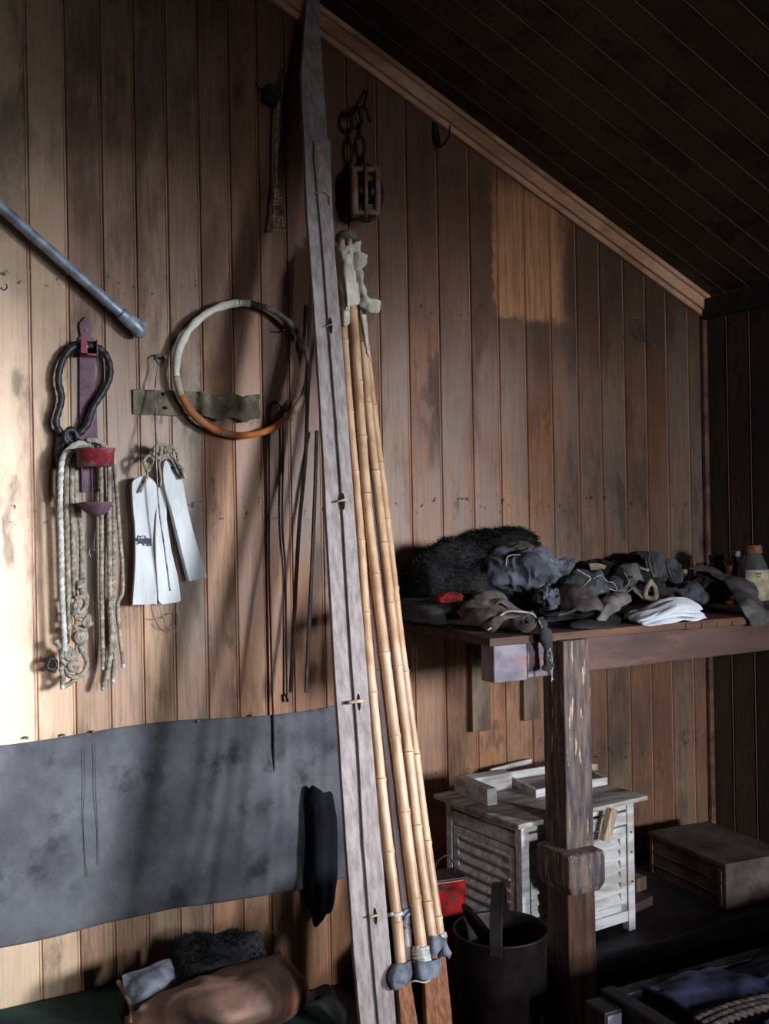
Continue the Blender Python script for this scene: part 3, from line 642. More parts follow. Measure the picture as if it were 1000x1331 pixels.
# pulley block
t = empty('pulley_block', P(474, 284, 0), 'double-sheave wooden pulley block with iron strap hanging from chain links', 'pulley')
c = P(475, 250, -.095); ax = V((.93, -.36, 0)).normalized()      # axle direction
fw = V((ax.y, -ax.x, 0)); 
if fw.y > 0: fw = -fw
def oval(cen, ry, rz, th, n=40, ex=.95):
    pts = [];
    for k_ in range(n):
        a = 2*PI*k_/n; cx, cz = math.cos(a), math.sin(a)
        pts.append(cen+fw*math.copysign(abs(cx)**ex, cx)*ry+V((0, 0, math.copysign(abs(cz)**ex, cz)*rz)))
    return pts
for off, th, ry, rz in ((-.047, .022, .043, .070), (-.009, .016, .049, .074), (.027, .018, .043, .070)):
    b = MB(); vs = []; n_ = 32; cc_ = c+ax*(off+th/2); hh = th/2*(1.25 if off != -.009 else 1)
    for i in range(17):
        ph = -PI/2+PI*i/16
        for k_ in range(n_):
            th_ = 2*PI*k_/n_; sg = lambda x, p: math.copysign(abs(x)**p, x)
            vs.append(cc_+ax*(hh*sg(math.cos(ph), .5)*sg(math.cos(th_), .5))+fw*(ry*sg(math.cos(ph), .8)*sg(math.sin(th_), .7))+V((0, 0, rz*1.12*sg(math.sin(ph), .8))))
    b.add(vs, [(i*n_+k_, i*n_+(k_+1) % n_, (i+1)*n_+(k_+1) % n_, (i+1)*n_+k_) for i in range(16) for k_ in range(n_)]); b.build('cheek', 'blockwood', t, smooth=True)
for off in (-.024, .0075):
    b = MB(); b.lathe(c+ax*off, [(.006, 0), (.037, 0), (.034, .009), (.037, .018), (.006, .018)], 36, axis=ax); b.build('sheave', 'iron', t, smooth=True)
for zz in (.066, -.068):
    b = MB(); b.box((-.040, -.026, -.008), (.040, .026, .008), Matrix.Translation(c+V((0, 0, zz))) @ Matrix.Rotation(math.atan2(ax.y, ax.x), 4, 'Z')); b.build('end_block', 'blockwood', t, bevel=.006)
b = MB()
for s_ in (-.051, .049):
    pp = [c+ax*s_*(1-.25*abs(math.sin(a))**4)+V((0, 0, .082*math.sin(a)))+fw*(.0) for a in [PI/2-PI*i/16*1 for i in range(17)]]
lo_ = [c+ax*.052*math.cos(a)*1.0+V((0, 0, .086*math.sin(a))) for a in [PI*.5+2*PI*i/48 for i in range(48)]]
b.sweep([q-fw*.006 for q in lo_], .0072, 10, True); b.build('iron_strap', 'iron', t, smooth=True)
b = MB(); b.lathe(P(469, 214, -.095), [(.022, -.012), (.018, 0), (.012, .012), (.013, .022)], 20); b.build('swivel', 'iron', t, smooth=True)
def link(cen, rx, rz, r, axx):
    return [cen+axx*rx*math.cos(a)+V((0, 0, rz*math.sin(a))) for a in [2*PI*i/28 for i in range(28)]]
b = MB(); b.sweep(link(P(468, 190, -.085), .016, .034, .0062, V((1, 0, 0))), .0062, 10, True); b.build('chain_link', 'iron', t, smooth=True)
b = MB(); b.sweep(link(P(467, 170, -.08), .013, .022, .005, V((.3, 1, 0)).normalized()), .0055, 10, True); b.build('chain_link', 'iron', t, smooth=True)
b = MB(); b.sweep(link(P(463, 153, -.075), .022, .032, .0062, V((1, .2, 0)).normalized()), .0066, 10, True); b.build('shackle', 'iron', t, smooth=True)
t = empty('hanging_hook', P(475, 140, 0), 'black iron hook with a straight shank from which the pulley block hangs', 'hook')
b = MB(); wirep(b, [P(*q) for q in [(478, 118, -.01), (477, 120, -.03), (473, 138, -.07), (466, 140, -.082), (462, 146, -.085)]], .0044); wirep(b, [P(*q) for q in [(472, 140, -.07), (477, 144, -.08), (479, 152, -.08), (482, 159, -.085)]], .004); b.build('rod', 'iron', t, smooth=True)
b = MB(); wirep(b, px([(478, 84), (479, 100), (478, 118)], -.006), .001); b.build('wire', 'iron', t)
# bare hook
t = empty('bare_hook', P(576, 180, 0), 'empty black iron hook screwed under the sloping trim', 'hook')
b = MB(); wirep(b, [P(*q) for q in [(564, 160, -.004), (565, 176, -.012), (571, 191, -.03), (578, 186, -.06), (584, 176, -.075), (585, 163, -.075)]], .0036); b.build('hook', 'iron', t, smooth=True)
MB().prism([P(a, c_, -.001) for a, c_ in ((562, 158), (568, 158), (573, 190), (566, 190))], (0, -.004, 0)).build('plate', 'iron', t)
# small nails / marks on the wall, each its own
for i, (a, c_, lab) in enumerate([(5, 372, 'small bent wire nail at the far left below the pipe')]):
    b = MB(); wirep(b, [P(a-4, c_+2, -.0), P(a, c_+5, -.02), P(a+4, c_+2, -.03), P(a+3, c_-3, -.03)], .0018); b.build('bent_nail', 'iron', smooth=True, label=lab, cat='nail')
# cobweb of fine wire
rr = random.Random(11); b = MB(); cw = P(826, 428, 0)
for _ in range(26):
    a0 = rr.uniform(0, 6.3); R_ = rr.uniform(.03, .07); ce = cw+V((rr.uniform(-.03, .03), -.015, rr.uniform(-.02, .02)))
    wirep(b, [ce+V((R_*math.cos(a0+s), rr.uniform(-.012, .0), R_*.8*math.sin(a0+s))) for s in (0, .7, 1.5, 2.3, 3.0)], .0005, n=4, k=4)
for _ in range(24):
    e = cw+V((.02, -.02, -.02)); wirep(b, [e, e+V((rr.uniform(-.08, .12), rr.uniform(-.01, .01), rr.uniform(-.09, .02)))], .0005, n=4, k=2)
wirep(b, [P(*q) for q in [(812, 470, -.01), (806, 510, -.01), (814, 530, -.01), (835, 533, -.01), (850, 528, -.01)]], .0006, n=4)
b.build('wire_tangle', 'cobweb', label='ball of fine cobweb-like wire on the boards near the right corner', cat='wire')

# ================================================================== CANVAS, LEFT WALL
cz0, cz1 = .134, .680
rows = []
for k_, zz in enumerate((cz1, .56, .45, .34, .24, cz0)):
    r = []
    for j in range(15):
        xx = -.15+j*(1.44+.15)/14
        yy = -.010-.012*(k_ > 0)*abs(math.sin(j*1.3+k_*.8))-(.02 if (k_ in (2, 3, 4) and xx < .55) else 0)*abs(math.sin(xx*9+zz*6))
        r.append(V((xx, yy, zz+(.008*math.sin(j*.9) if k_ in (0, 5) else 0))))
    rows.append(r)
t = empty('canvas_sheet', (.65, 0, cz0), 'wide grey tarpaulin nailed along its top edge low on the wall', 'tarpaulin')
sheet('cloth', rows, 'canvas', thick=.003, fold=.010, freq=2.6, parent=t, k=8, an=(1, 1, 1.4))
for a, c_ in ((35, 959), (83, 955.5), (121, 951), (257, 937.5), (328, 930)):
    MB().lathe(P(a, c_, -.014), [(.0035, -.006), (.0045, .004), (.0025, .006)], 12, axis=(0, -1, 0)).build('nail', 'nail', t)
b = MB()
for q in ([(109, 975), (110, 1020), (108, 1060), (110, 1110), (114, 1140)], [(123, 965), (124, 1020), (126, 1060), (127, 1090), (128, 1124)]):
    wirep(b, [P(a, c_, -.025) for a, c_ in q], .0008, n=5)
b.build('stitched_tear', 'thong', t)

# ================================================================== RUNNER AND POLES
# lean plane: y = -.035 - .275*(2.80 - z)
def lean(y0, s, z0):
    n = V((0, 1, -s)); return n, y0-s*z0
LN, LC = lean(-.055, .262, 2.80)
def Rp(a, c_, off=0): 
    nn = LN.normalized(); return PL(a, c_, LN, LC)-nn*off     # off towards the camera
nn = LN.normalized()
t = empty('sledge_runner', Rp(488, 1345), 'tall grey weathered slotted plank, tapering at its top, leaning on the wall', 'plank')
left = [(396, 2), (392, 60), (389, 100), (391, 150), (397, 280), (408, 440), (416, 560), (424, 720), (431, 860), (438, 960), (447, 1100), (456, 1230), (465, 1331), (471, 1400)]
right = [(413, 4), (415, 60), (420, 130), (426, 230), (431.5, 340), (440, 440), (451, 600), (460, 720), (471, 860), (480, 980), (490, 1100), (500, 1210), (510, 1331), (516, 1400)]
mid = [(404, 3), (403, 60), (401, 110), (402, 190), (413, 300), (424, 440), (436, 600), (444, 720), (452, 860), (460, 960), (467, 1100), (478, 1230), (487, 1331), (492, 1400)]
def at(poly, y):
    for (a, b_), (c_, d_) in zip(poly, poly[1:]):
        if b_ <= y <= d_: return a+(c_-a)*(y-b_)/(d_-b_)
    return poly[-1][0]
def stripmesh(L_, R_, off0, off1, y0, y1, name, m, parent, n=60, bev=.002):
    b = MB(); vs = []
    for i in range(n+1):
        y = y0+(y1-y0)*i/n; wob = .6*noise.noise(V((y*.02, off1*100, 0)))
        for a, o in ((at(L_, y)+wob, off0), (at(R_, y)+wob, off0), (at(R_, y)+wob, off1), (at(L_, y)+wob, off1)): vs.append(Rp(a, y, 0)-nn*0+(-nn)*o)
    fs = []
    for i in range(n):
        for k_ in range(4): fs.append((i*4+k_, i*4+(k_+1) % 4, (i+1)*4+(k_+1) % 4, (i+1)*4+k_))
    fs += [(0, 1, 2, 3), tuple(n*4+k_ for k_ in range(4))]
    b.add(vs, fs); return b.build(name, m, parent, bevel=bev)
stripmesh(left, right, 0, .016, 4, 1400, 'plank', 'runner', t)
stripmesh([(404, 188)]+mid[3:], [(425, 188)]+right[3:], .0155, .026, 188, 1400, 'raised_rib', 'runner', t)
rib = [(412, 208), (425, 428), (441, 655), (461, 914), (482, 1190)]
for i, (a, c_) in enumerate(rib):
    pl_ = []
    for k_ in range(20):
        an_ = 2*PI*k_/20; pl_.append(Rp(a+2.4*math.cos(an_)+(c_*0)+.09*9*math.sin(an_), c_+(11 if i else 6)*math.sin(an_), 0)-nn*.0262)
    MB().prism(pl_, -nn*.0006).build('slot', 'hole_shade', t)  # black oval on the surface paints the shade of a recess
    b = MB()
    if i in (1,): wirep(b, [Rp(a-6, c_+2, 0)-nn*.028, Rp(a, c_, 0)-nn*.034, Rp(a+3, c_+2, 0)-nn*.030], .0016, n=6)
    if i in (2, 3, 4):
        q0, q1 = Rp(a-(15 if i == 3 else 9), c_+1, 0)-nn*.031, Rp(a+(8 if i == 3 else 4), c_-2, 0)-nn*.031
        b.sweep([q0, q1], .0045 if i == 3 else .0028, 10)
    if i == 0:
        b.sweep([Rp(405, 257)-nn*.031, Rp(415, 256)-nn*.034, Rp(424, 262)-nn*.030, Rp(423, 272)-nn*.029], .003, 8)
    b.build('peg', 'rawwood', t, smooth=True)
b = MB(); b.prism([Rp(a, c_)-nn*.0262 for a, c_ in ((406, 195), (415, 196), (417, 230), (411, 232), (407, 222))], -nn*.002); b.build('split_patch', 'rawwood', t, bevel=.0006)
# bamboo poles
def Pp(a, c_, off=0):
    n_, k_ = lean(-.10, .33, 2.2); return PL(a, c_, n_, k_-off)
def pole(name, pts, r, m, label, off=0, shaft=None, nodes=True, seed=0):
    q = [Pp(a, c_, off) for a, c_ in pts]
    t = empty(name, q[-1], label, 'pole', 'bamboo poles with leather cups')
    path = resample(smoothpath(q, 14), .006); L_ = .006*len(path); rr = random.Random(seed); ns = []; s = rr.uniform(.05, .2)
    while s < L_: ns.append(s); s += rr.uniform(.17, .24)
    def rad(f, s):
        b_ = r*(1-.20*(1-f)); 
        for k_ in ns:
            d_ = abs(s-k_)
            if d_ < .012: b_ += r*.14*(1-d_/.012)**1.5
        return b_
    MB().sweep(path, rad if nodes else r, 18).build('cane', m, t, smooth=True)
    if nodes:
        for k_ in ns:
            i = min(len(path)-2, int(k_/.006)); a, c_ = path[i], path[i+1]; d_ = (c_-a).normalized()
            MB().sweep([a, a+d_*.003], r*(1.155-.20*(1-k_/L_)), 18).build('node_ring', 'node', t, smooth=True)
    return t, q
px2 = .0021
defs = [
 ('bamboo_pole', [(443, 330), (447, 424), (455, 540), (467.5, 680), (478, 830), (494, 1000), (505, 1100), (515, 1185), (522, 1262)], .0136, 'bamboo', 'leftmost bamboo pole, next to the grey plank, in its own grey leather cup', 0),
 ('bamboo_pole', [(452, 330), (461, 424), (469, 540), (480, 680), (498, 830), (519, 1000), (531, 1100), (542, 1185), (549, 1240)], .0150, 'bamboo', 'second full bamboo pole, its foot bound with grey cord', .012),
 ('bamboo_pole', [(458, 335), (470, 424), (480, 540), (496, 680), (513, 830), (533.5, 1000), (545, 1100), (557, 1185), (562, 1222)], .0140, 'bamboo', 'third bamboo pole, with dark marks at the node above its cup', -.008),
 ('bamboo_pole', [(462, 350), (473, 424), (487, 540), (504, 680), (521, 830), (543, 1000), (556, 1100), (568, 1185), (573, 1220)], .0120, 'bamboo', 'outermost thin bamboo pole on the right, paler than the others', -.034),
 ('grey_cane', [(455, 420), (463, 540), (474, 680), (487, 830), (506, 1000), (517, 1100), (527, 1185), (531, 1250)], .0115, 'bamboogrey', 'thin grey cane between the first two bamboo poles, bound with blue-grey cord', -.014),
 ('grey_cane', [(465, 424), (474, 540), (487, 680), (503, 830), (524, 1000), (536, 1100), (545, 1170)], .0095, 'bamboogrey', 'thin blue-grey cane half hidden behind the second bamboo pole', -.024)]
POL = []
for i, (n_, pts, r_, m_, lab, off) in enumerate(defs):
    tt, q = pole(n_, pts, r_, m_, lab, off, seed=i+1); POL.append((tt, q))
    del tt['group']
# flat brown wooden blades below the cups
for i, (a0, a1, b0, b1, yy, lab) in enumerate([(514, 531, 519, 542, 1262, 'l'), (531, 541, 537, 550, 1262, 'm'), (549, 562, 552, 570, 1240, 'n'), (561, 577, 567, 587, 1232, 'r')]):
    if i == 1: continue
    par = POL[[0, 4, 1, 2][i]][0]
    b = MB(); q = [Pp(a0, yy), Pp(a1, yy), Pp(b1, 1331), Pp(b1+3, 1372), Pp(b0+6, 1372), Pp(b0, 1331)]
    b.prism([v_+V((0, .012, 0)) for v_ in q], (0, -.022, 0)); b.build('wooden_shaft', 'brownwood', par, bevel=.005)
# leather cups
def cup(pts_px, par, off=.02, seed=1, name='leather_cup', m='leather_blue'):
    rows = [[Pp(a, c_, o_) for a, c_, o_ in r] for r in pts_px]
    return sheet(name, rows, m, thick=.004, fold=.004, freq=20, seed=seed, parent=par, k=8)
cup([[(512, 1252, -.02), (516, 1254, .015), (524, 1254, .018), (531, 1250, .01), (537, 1244, -.02)],
     [(505, 1264, -.02), (512, 1266, .026), (521, 1268, .032), (531, 1264, .024), (538, 1257, -.01)],
     [(503, 1272, -.02), (509, 1278, .026), (517, 1280, .032), (529, 1275, .024), (537, 1266, -.01)],
     [(508, 1280, -.02), (511, 1284, .012), (516, 1286, .015), (526, 1281, .01), (534, 1272, -.02)]], POL[0][0])
cup([[(537, 1250, -.01), (543, 1249, .03), (554, 1250, .034), (566, 1248, .024), (579, 1240, -.01)],
     [(537, 1258, -.01), (544, 1261, .034), (555, 1263, .040), (568, 1259, .030), (578, 1250, -.01)],
     [(538, 1268, -.01), (545, 1273, .03), (556, 1274, .034), (567, 1269, .024), (576, 1258, -.01)]], POL[1][0], seed=3)
cup([[(555, 1220, .0), (561, 1216, .028), (568, 1217, .03), (575, 1219, .02), (581, 1220, -.01)],
     [(555, 1232, .0), (562, 1230, .034), (569, 1228, .036), (577, 1225, .026), (579, 1228, .0)],
     [(558, 1247, .0), (562, 1246, .028), (567, 1243, .03), (573, 1234, .02), (577, 1232, .0)]], POL[2][0], seed=5)
cup([[(572, 1216, .0), (578, 1222, .02), (583, 1232, .025), (587, 1238, .02)],
     [(569, 1230, .0), (574, 1236, .02), (580, 1240, .03), (586, 1242, .02)],
     [(566, 1244, .0), (572, 1246, .015), (578, 1242, .02), (584, 1246, .01)]], POL[3][0], seed=7)
def wrap(path_a, path_b, turns, r, cr, par, m='whiterope', name='cord_binding'):
    pp = []; d_ = (path_b-path_a); u_ = d_.orthogonal().normalized(); w_ = d_.normalized().cross(u_)
    for i in range(turns*16+1):
        f = i/(turns*16); a = f*turns*2*PI; pp.append(path_a+d_*f+(u_*math.cos(a)+w_*math.sin(a))*r)
    return MB().sweep(pp, cr, 8).build(name, m, par, smooth=True)
wrap(Pp(547, 1230, .012), Pp(550, 1251, .012), 7, .0185, .0038, POL[1][0])
wrap(Pp(548, 1251, .012), Pp(547, 1232, .012), 4, .020, .0028, POL[1][0])
wrap(Pp(513.5, 1186), Pp(514.2, 1190), 2, .017, .0028, POL[0][0])
b = MB(); rope(b, [Pp(522, 1190, .01), Pp(529, 1183, .0), Pp(534, 1186, .0), Pp(528, 1192, .01), Pp(526, 1202, .0), Pp(532, 1208, -.01), Pp(536, 1210, 0)], .0045); rope(b, [Pp(525, 1194, -.01), Pp(533, 1204, -.01), Pp(528, 1198, -.0), Pp(531, 1188, -.0)], .004); b.build('cord_knot', 'leather_blue', POL[4][0], smooth=True)
wrap(Pp(571, 1214, -.034), Pp(573, 1220, -.034), 3, .0155, .0035, POL[3][0])
b = MB(); wirep(b, [Pp(532, 1277, .02), Pp(540, 1275, .03), Pp(552, 1277, .03), Pp(559, 1274, .03)], .002); b.build('lace', 'whiterope', POL[1][0], smooth=True)
# cloth wrapping over the pole heads
t = empty('linen_wrapping', Pp(455, 420), 'torn off-white linen wrapped around the heads of the bamboo poles', 'cloth')
def Q(a, c_, o=0): return Pp(a, c_, o)
def wrapsheet(grid, seed, fold=.010, m='linen', name='wrap', freq=14):
    return sheet(name, [[Q(*q) for q in r] for r in grid], m, thick=.003, fold=fold, freq=freq, seed=seed, parent=t, k=8, fray=.004)
wrapsheet([[(435, 318, -.02), (441, 322, .03), (452, 318, .045), (462, 316, .03), (463, 310, -.02)],
           [(435, 340, -.02), (443, 345, .035), (454, 345, .05), (463, 342, .03), (466, 336, -.02)],
           [(439, 370, -.02), (445, 372, .03), (454, 372, .045), (463, 372, .03), (467, 366, -.02)],
           [(442, 396, -.02), (446, 398, .025), (455, 398, .035), (464, 396, .025), (468, 390, -.02)]], 2)
wrapsheet([[(440, 366, -.02), (443, 366, .012), (448, 368, .02), (453, 368, .01), (455, 366, -.02)],
           [(441, 395, -.02), (445, 396, .015), (450, 396, .022), (454, 394, .01), (456, 394, -.02)],
           [(443, 422, -.02), (446, 424, .015), (450, 424, .02), (454, 421, .01), (456, 421, -.02)]], 4, fold=.004)
wrapsheet([[(444, 322, .05), (452, 330, .06), (456, 326, .05)], [(445, 350, .05), (450, 352, .065), (456, 350, .05)], [(449, 380, .045), (452, 384, .055), (455, 380, .045)], [(452, 402, .035), (453, 404, .04), (455, 402, .035)]], 8, fold=.006)
wrapsheet([[(457, 330, .03), (466, 329, .05), (475, 333, .05)], [(457, 340, .03), (466, 342, .055), (476, 340, .05)], [(458, 350, .03), (466, 352, .05), (472, 346, .05)]], 11, fold=.012)
wrapsheet([[(465, 346, .03), (469, 352, .04), (471, 356, .035)], [(466, 372, .03), (472, 380, .05), (478, 386, .05)], [(468, 384, .03), (478, 390, .06), (494, 390, .06)], [(469, 398, .03), (480, 405, .05), (494, 406, .05)]], 13, fold=.012)
wrapsheet([[(466, 394, .015), (470, 396, .02), (475, 398, .015)], [(471, 425, .01), (474, 428, .015), (478, 430, .01)], [(476, 455, 0), (479, 460, .01), (481, 470, .0)]], 15, fold=.008)
b = MB(); b.lathe(Pp(450, 309), [(.030, -.012), (.034, 0), (.030, .012), (.018, .020), (.004, .022)], 24, axis=(-.1, .1, 1)); b.build('top_cap', 'khaki', t, smooth=True)
for a in (444, 454): MB().sweep([Pp(a, 312, .03), Pp(a+1, 324, .03)], .010, 12).build('pole_tip', 'rawwood', t, smooth=True)
# rods standing in the shadow behind the plank
for i, (q, lab) in enumerate([([(403, 395), (398, 580), (388, 700), (378, 900)], 'slim dark lath leaning in shadow left of the grey plank'), ([(412, 560), (408, 680), (398, 900)], 'second slim dark lath in shadow, close behind the grey plank')]):
    p_ = [P(a, c_, -.03-.05*j) for j, (a, c_) in enumerate(q)]; b = MB(); b.sweep(smoothpath(p_, 8), .006, 6); b.build('thin_lath', 'lath', label=lab, cat='lath')
# navy oilskin hanging low behind
lump('oilskin_bag', P(418, 1110, -.06)+V((0, 0, 0)), (.045, .034, .20), 'navy', seed=3, amp=.25, e=.55, freq=.9, an=(1, 1, .5), label='dark navy oilskin bag slumped in the shadow beside the grey plank', cat='bag')

# ================================================================== DESK / BUNK SHELF
DZ = .945
t = empty('workbench', (2.0, -.65, FLOOR), 'worn wooden shelf bench with a heavy post, loaded with old clothes', 'bench')
b = MB(); ys = [-.67, -.54, -.41, -.28, -.14, -.004]
for y0, y1 in zip(ys, ys[1:]): b.box((1.57 if y0 < -.6 else 1.585, y0+.001, DZ-.022), (XR-.004, y1-.001, DZ))
b.build('top_board', 'deskwood', t, bevel=.002)
bz0, bz1 = .825, .925
bx = [P(641, 860, -.65).x, P(684, 860, -.65).x, P(687, 860, -.65).x, P(716, 860, -.65).x]
MB().box((bx[0], -.655, bz0-.004), (bx[1], -.59, bz1-.002)).build('beam_end', 'beamend', t, bevel=.003)
MB().box((bx[1]+.005, -.650, bz0), (bx[3]+.01, -.59, bz1)).build('beam_block', 'beamend', t, bevel=.003)
MB().hexa([V((1.80, -.65, bz0)), V((XR-.004, -.65, bz0+.008)), V((XR-.004, -.59, bz0+.008)), V((1.80, -.59, bz0)), V((1.80, -.65, bz1)), V((XR-.004, -.65, bz1+.0)), V((XR-.004, -.59, bz1+.0)), V((1.80, -.59, bz1))]).build('front_beam', 'beam', t, bevel=.003)
# slats under the front edge at right
b = MB(); x_ = 2.26
while x_ < 2.9: b.box((x_, -.672, DZ-.024), (x_+.055, -.650, DZ-.005)); x_ += .062
b.build('edge_slats', 'deskwood', t, bevel=.002)
# post, slightly irregular
def postmesh(z0, z1, name, m, grow=0):
    b = MB(); n = 24; vs = []
    for i in range(n+1):
        z = z0+(z1-z0)*i/n; w = .5*noise.noise(V((0, 0, z*9)))*.006
        xl = P(733, 860, -.70).x; xr = P(767, 860, -.70).x+.006*(1-z); 
        vs += [V((xl-grow+w, -.70-grow, z)), V((xr+grow+w*.5, -.70-grow, z)), V((xr+grow+w*.5, -.60, z)), V((xl-grow+w, -.60, z))]
    fs = [(i*4+k_, i*4+(k_+1) % 4, (i+1)*4+(k_+1) % 4, (i+1)*4+k_) for i in range(n) for k_ in range(4)]+[(0, 3, 2, 1), (n*4, n*4+1, n*4+2, n*4+3)]
    b.add(vs, fs); return b.build(name, m, t, bevel=.004)
postmesh(.245, .925, 'post', 'post'); postmesh(FLOOR, .246, 'post_foot', 'postlow')
q = [P(735, 1106, -.72), P(738, 1104, -.72), P(765, 1098, -.72), P(787, 1110, -.72), P(788, 1140, -.72), P(783, 1160, -.72), P(770, 1166, -.72), P(758, 1170, -.72), P(736, 1158, -.72)]
MB().prism(q, (0, .0, 0)).v
b = MB(); zc0, zc1 = P(760, 1166, -.74).z, P(760, 1108, -.74).z; xa, xb = P(737, 1130, -.74).x, P(784, 1130, -.74).x
n = 10; vs = []
prof = [(0, .62, .1), (.10, .80, .85), (.30, 1, 1), (.9, 1, 1), (.97, .99, .95), (1, .92, .8)]
for f, sx, sd in prof:
    z = zc0+(zc1-zc0)*f; cx = (xa+xb)/2; hw = (xb-xa)/2*sx; yf = -.70-.055*sd
    for k_ in range(8):
        pp = [(-1, -.60), (-1, yf+.006), (-.9, yf+.001), (0, yf), (.9, yf), (1, yf+.006), (1, -.64), (0.9, -.60)][k_]
        vs.append(V((cx+pp[0]*hw, pp[1], z)))
fs = [(i*8+k_, i*8+(k_+1) % 8, (i+1)*8+(k_+1) % 8, (i+1)*8+k_) for i in range(5) for k_ in range(8)]+[tuple(range(8)), tuple(range(40, 48))]
b.add(vs, fs); b.build('post_block', 'post', t, bevel=.003)
# brackets nailed on the wall under the shelf
MB().box((P(608, 900, 0).x, -.03, P(610, 950, 0).z), (P(632, 900, 0).x, 0, .925)).build('wall_cleat', 'cleat', bevel=.003, label='grey upright cleat board under the shelf, larger and left of the two', cat='board')
MB().box((P(676, 900, 0).x, -.025, P(676, 936, 0).z), (P(697, 900, 0).x, 0, .90)).build('wall_cleat', 'cleat', bevel=.003, label='grey upright cleat board under the shelf, shorter and right of the two', cat='board')
b = MB()
for zz in (.79, .83, .87): b.box((P(610, 880, 0).x, -.045, zz), (P(650, 880, 0).x, -.031, zz+.034))
b.build('bracket_slats', 'deskwood', t, bevel=.002)

# ---- clothes on the bench
G = 'old clothes heaped on the bench'
def on(a, c_, y, hz=0): p_ = P(a, c_, y); return p_
lump('fur_bag', on(598, 756, -.20), (.215, .16, .105), 'fur', seed=2, amp=.3, freq=2, flat=DZ+.002, fur=9000, furlen=.022, rot=.1, label='big black fur sleeping bag heaped on the left end of the bench', cat='fur bag')
lump('fur_hat', on(650, 712, -.10), (.12, .08, .06), 'fur', seed=12, amp=.3, freq=2, fur=4000, furlen=.02, label='rounded black fur hat at the back, topmost of the heap', cat='fur hat')
lump('folded_blanket', on(565, 792, -.36)+V((0, 0, .0)), (.13, .14, .028), 'darkcloth', seed=21, amp=.12, freq=2, flat=DZ+.002, e=.5, label='flat black blanket folded at the front left corner of the bench', cat='blanket')
lump('red_cloth', on(585, 777, -.50), (.040, .02, .012), 'darkred', seed=22, amp=.3, freq=2, label='small red cloth poking out under the black fur heap', cat='cloth')
def folds(name, c, rad, m, layers, seed, label, cat, rot=0, parent=None, amp=.10, gap=.15, an=(1, 1, 1), lean_=0):
    t = empty(name, V(c), label, cat)
    h = rad[2]*2/layers
    for i in range(layers):
        rr = random.Random(seed*10+i); cc = V(c)+V((rr.uniform(-.012, .012)+lean_*i, rr.uniform(-.008, .008), h*(i+.5)))
        lump('fold', cc, (rad[0]*rr.uniform(.90, 1.04), rad[1]*rr.uniform(.9, 1.04), h*.62), m, seed=seed+i, amp=amp, freq=2.2, e=.55, an=an, rot=rot+rr.uniform(-.06, .06), parent=t, n=80)
    return t
lump('crumpled_jacket', on(672, 744, -.34)+V((0, 0, .0)), (.100, .10, .072), 'jacket', seed=33, amp=.6, freq=1.5, e=.8, rot=.4, n=180, flat=DZ+.002, label='crumpled blue-grey canvas jacket on top of the heap', cat='jacket')
lump('jacket_hood', on(716, 742, -.38), (.052, .05, .040), 'jacket', seed=44, amp=.7, freq=1.6, n=120, label='grey stiff hood with torn hem at the right of the blue-grey jacket', cat='hood')
lump('brown_hood', on(664, 722, -.20), (.075, .06, .035), 'browncloth', seed=47, amp=.4, freq=2, n=100, label='brownish cloth hood lying behind the blue-grey jacket', cat='hood')
t = empty('torn_hem', on(655, 750, -.45), 'pale frayed thread along the torn opening of the blue-grey jacket', 'thread')
b = MB()
for q in ([(658, 735), (660, 724), (672, 721), (690, 724)], [(700, 728), (714, 727), (726, 733)]):
    rope(b, px(q, -.435), .0014)
b.build('frayed_edge', 'frayed', t, smooth=True)
folds('folded_trousers', H(742, 806, DZ+.004)+V((0, .07, 0)), (.110, .085, .036), 'darkcloth', 4, 51, 'dark grey trousers folded in layers, between the jacket and the black cloths', 'trousers', rot=.2, lean_=-.006)
lump('dark_sweater', on(748, 768, -.40), (.09, .08, .045), 'darkcloth', seed=59, amp=.4, freq=1.6, n=110, tilt=.35, label='charcoal sweater slumped over the folded trousers', cat='sweater')
lump('blue_rag', on(712, 776, -.50), (.03, .03, .026), 'jacket', seed=61, amp=.9, freq=1.7, n=90, label='small crumpled blue rag below the grey hood', cat='rag')
# rolled brown cloth at the front
t = empty('rolled_cloth', H(660, 826, DZ), 'stiff brown cloth roll with a white frayed edge at the bench front', 'cloth roll')
cr = H(683, 822, DZ)+V((0, .02, .030))
b = MB(); ax_ = V((-.25, .97, 0)).normalized(); sp_ = []
for i in range(110):
    a = i*.24; r_ = .006+.0016*a*.9*.75
    sp_.append((a, r_))
side = V((ax_.y, -ax_.x, 0))
vs = []; nl = 14
for j in range(nl+1):
    for (a, r_) in sp_:
        w = 1+.10*noise.noise(V((a*1.2, j*.4, 0)))
        o_ = cr+ax_*(.13*j/nl-.02+.006*noise.noise(V((a*2, 3, j)))) + side*math.cos(a)*r_*1.45*w+V((0, 0, math.sin(a)*r_*.92*w)); vs.append(o_)
m_ = len(sp_)
b.add(vs, [(j*m_+i, j*m_+i+1, (j+1)*m_+i+1, (j+1)*m_+i) for j in range(nl) for i in range(m_-1)])
b.build('roll', 'browncloth', t, smooth=True, solid=.002)
sheet('flap', rows_px([[(594, 796, -.55), (606, 784, -.55), (622, 776, -.52), (640, 772, -.48)],
                       [(604, 806, -.60), (620, 796, -.62), (640, 788, -.62), (662, 784, -.56)],
                       [(616, 812, -.62), (630, 810, -.67), (650, 800, -.68), (676, 794, -.62)],
                       [(632, 819, -.62), (640, 818, -.66), (655, 806, -.68), (690, 797, -.64)]], 0), 'browncloth', thick=.004, fold=.016, freq=10, seed=5, parent=t)
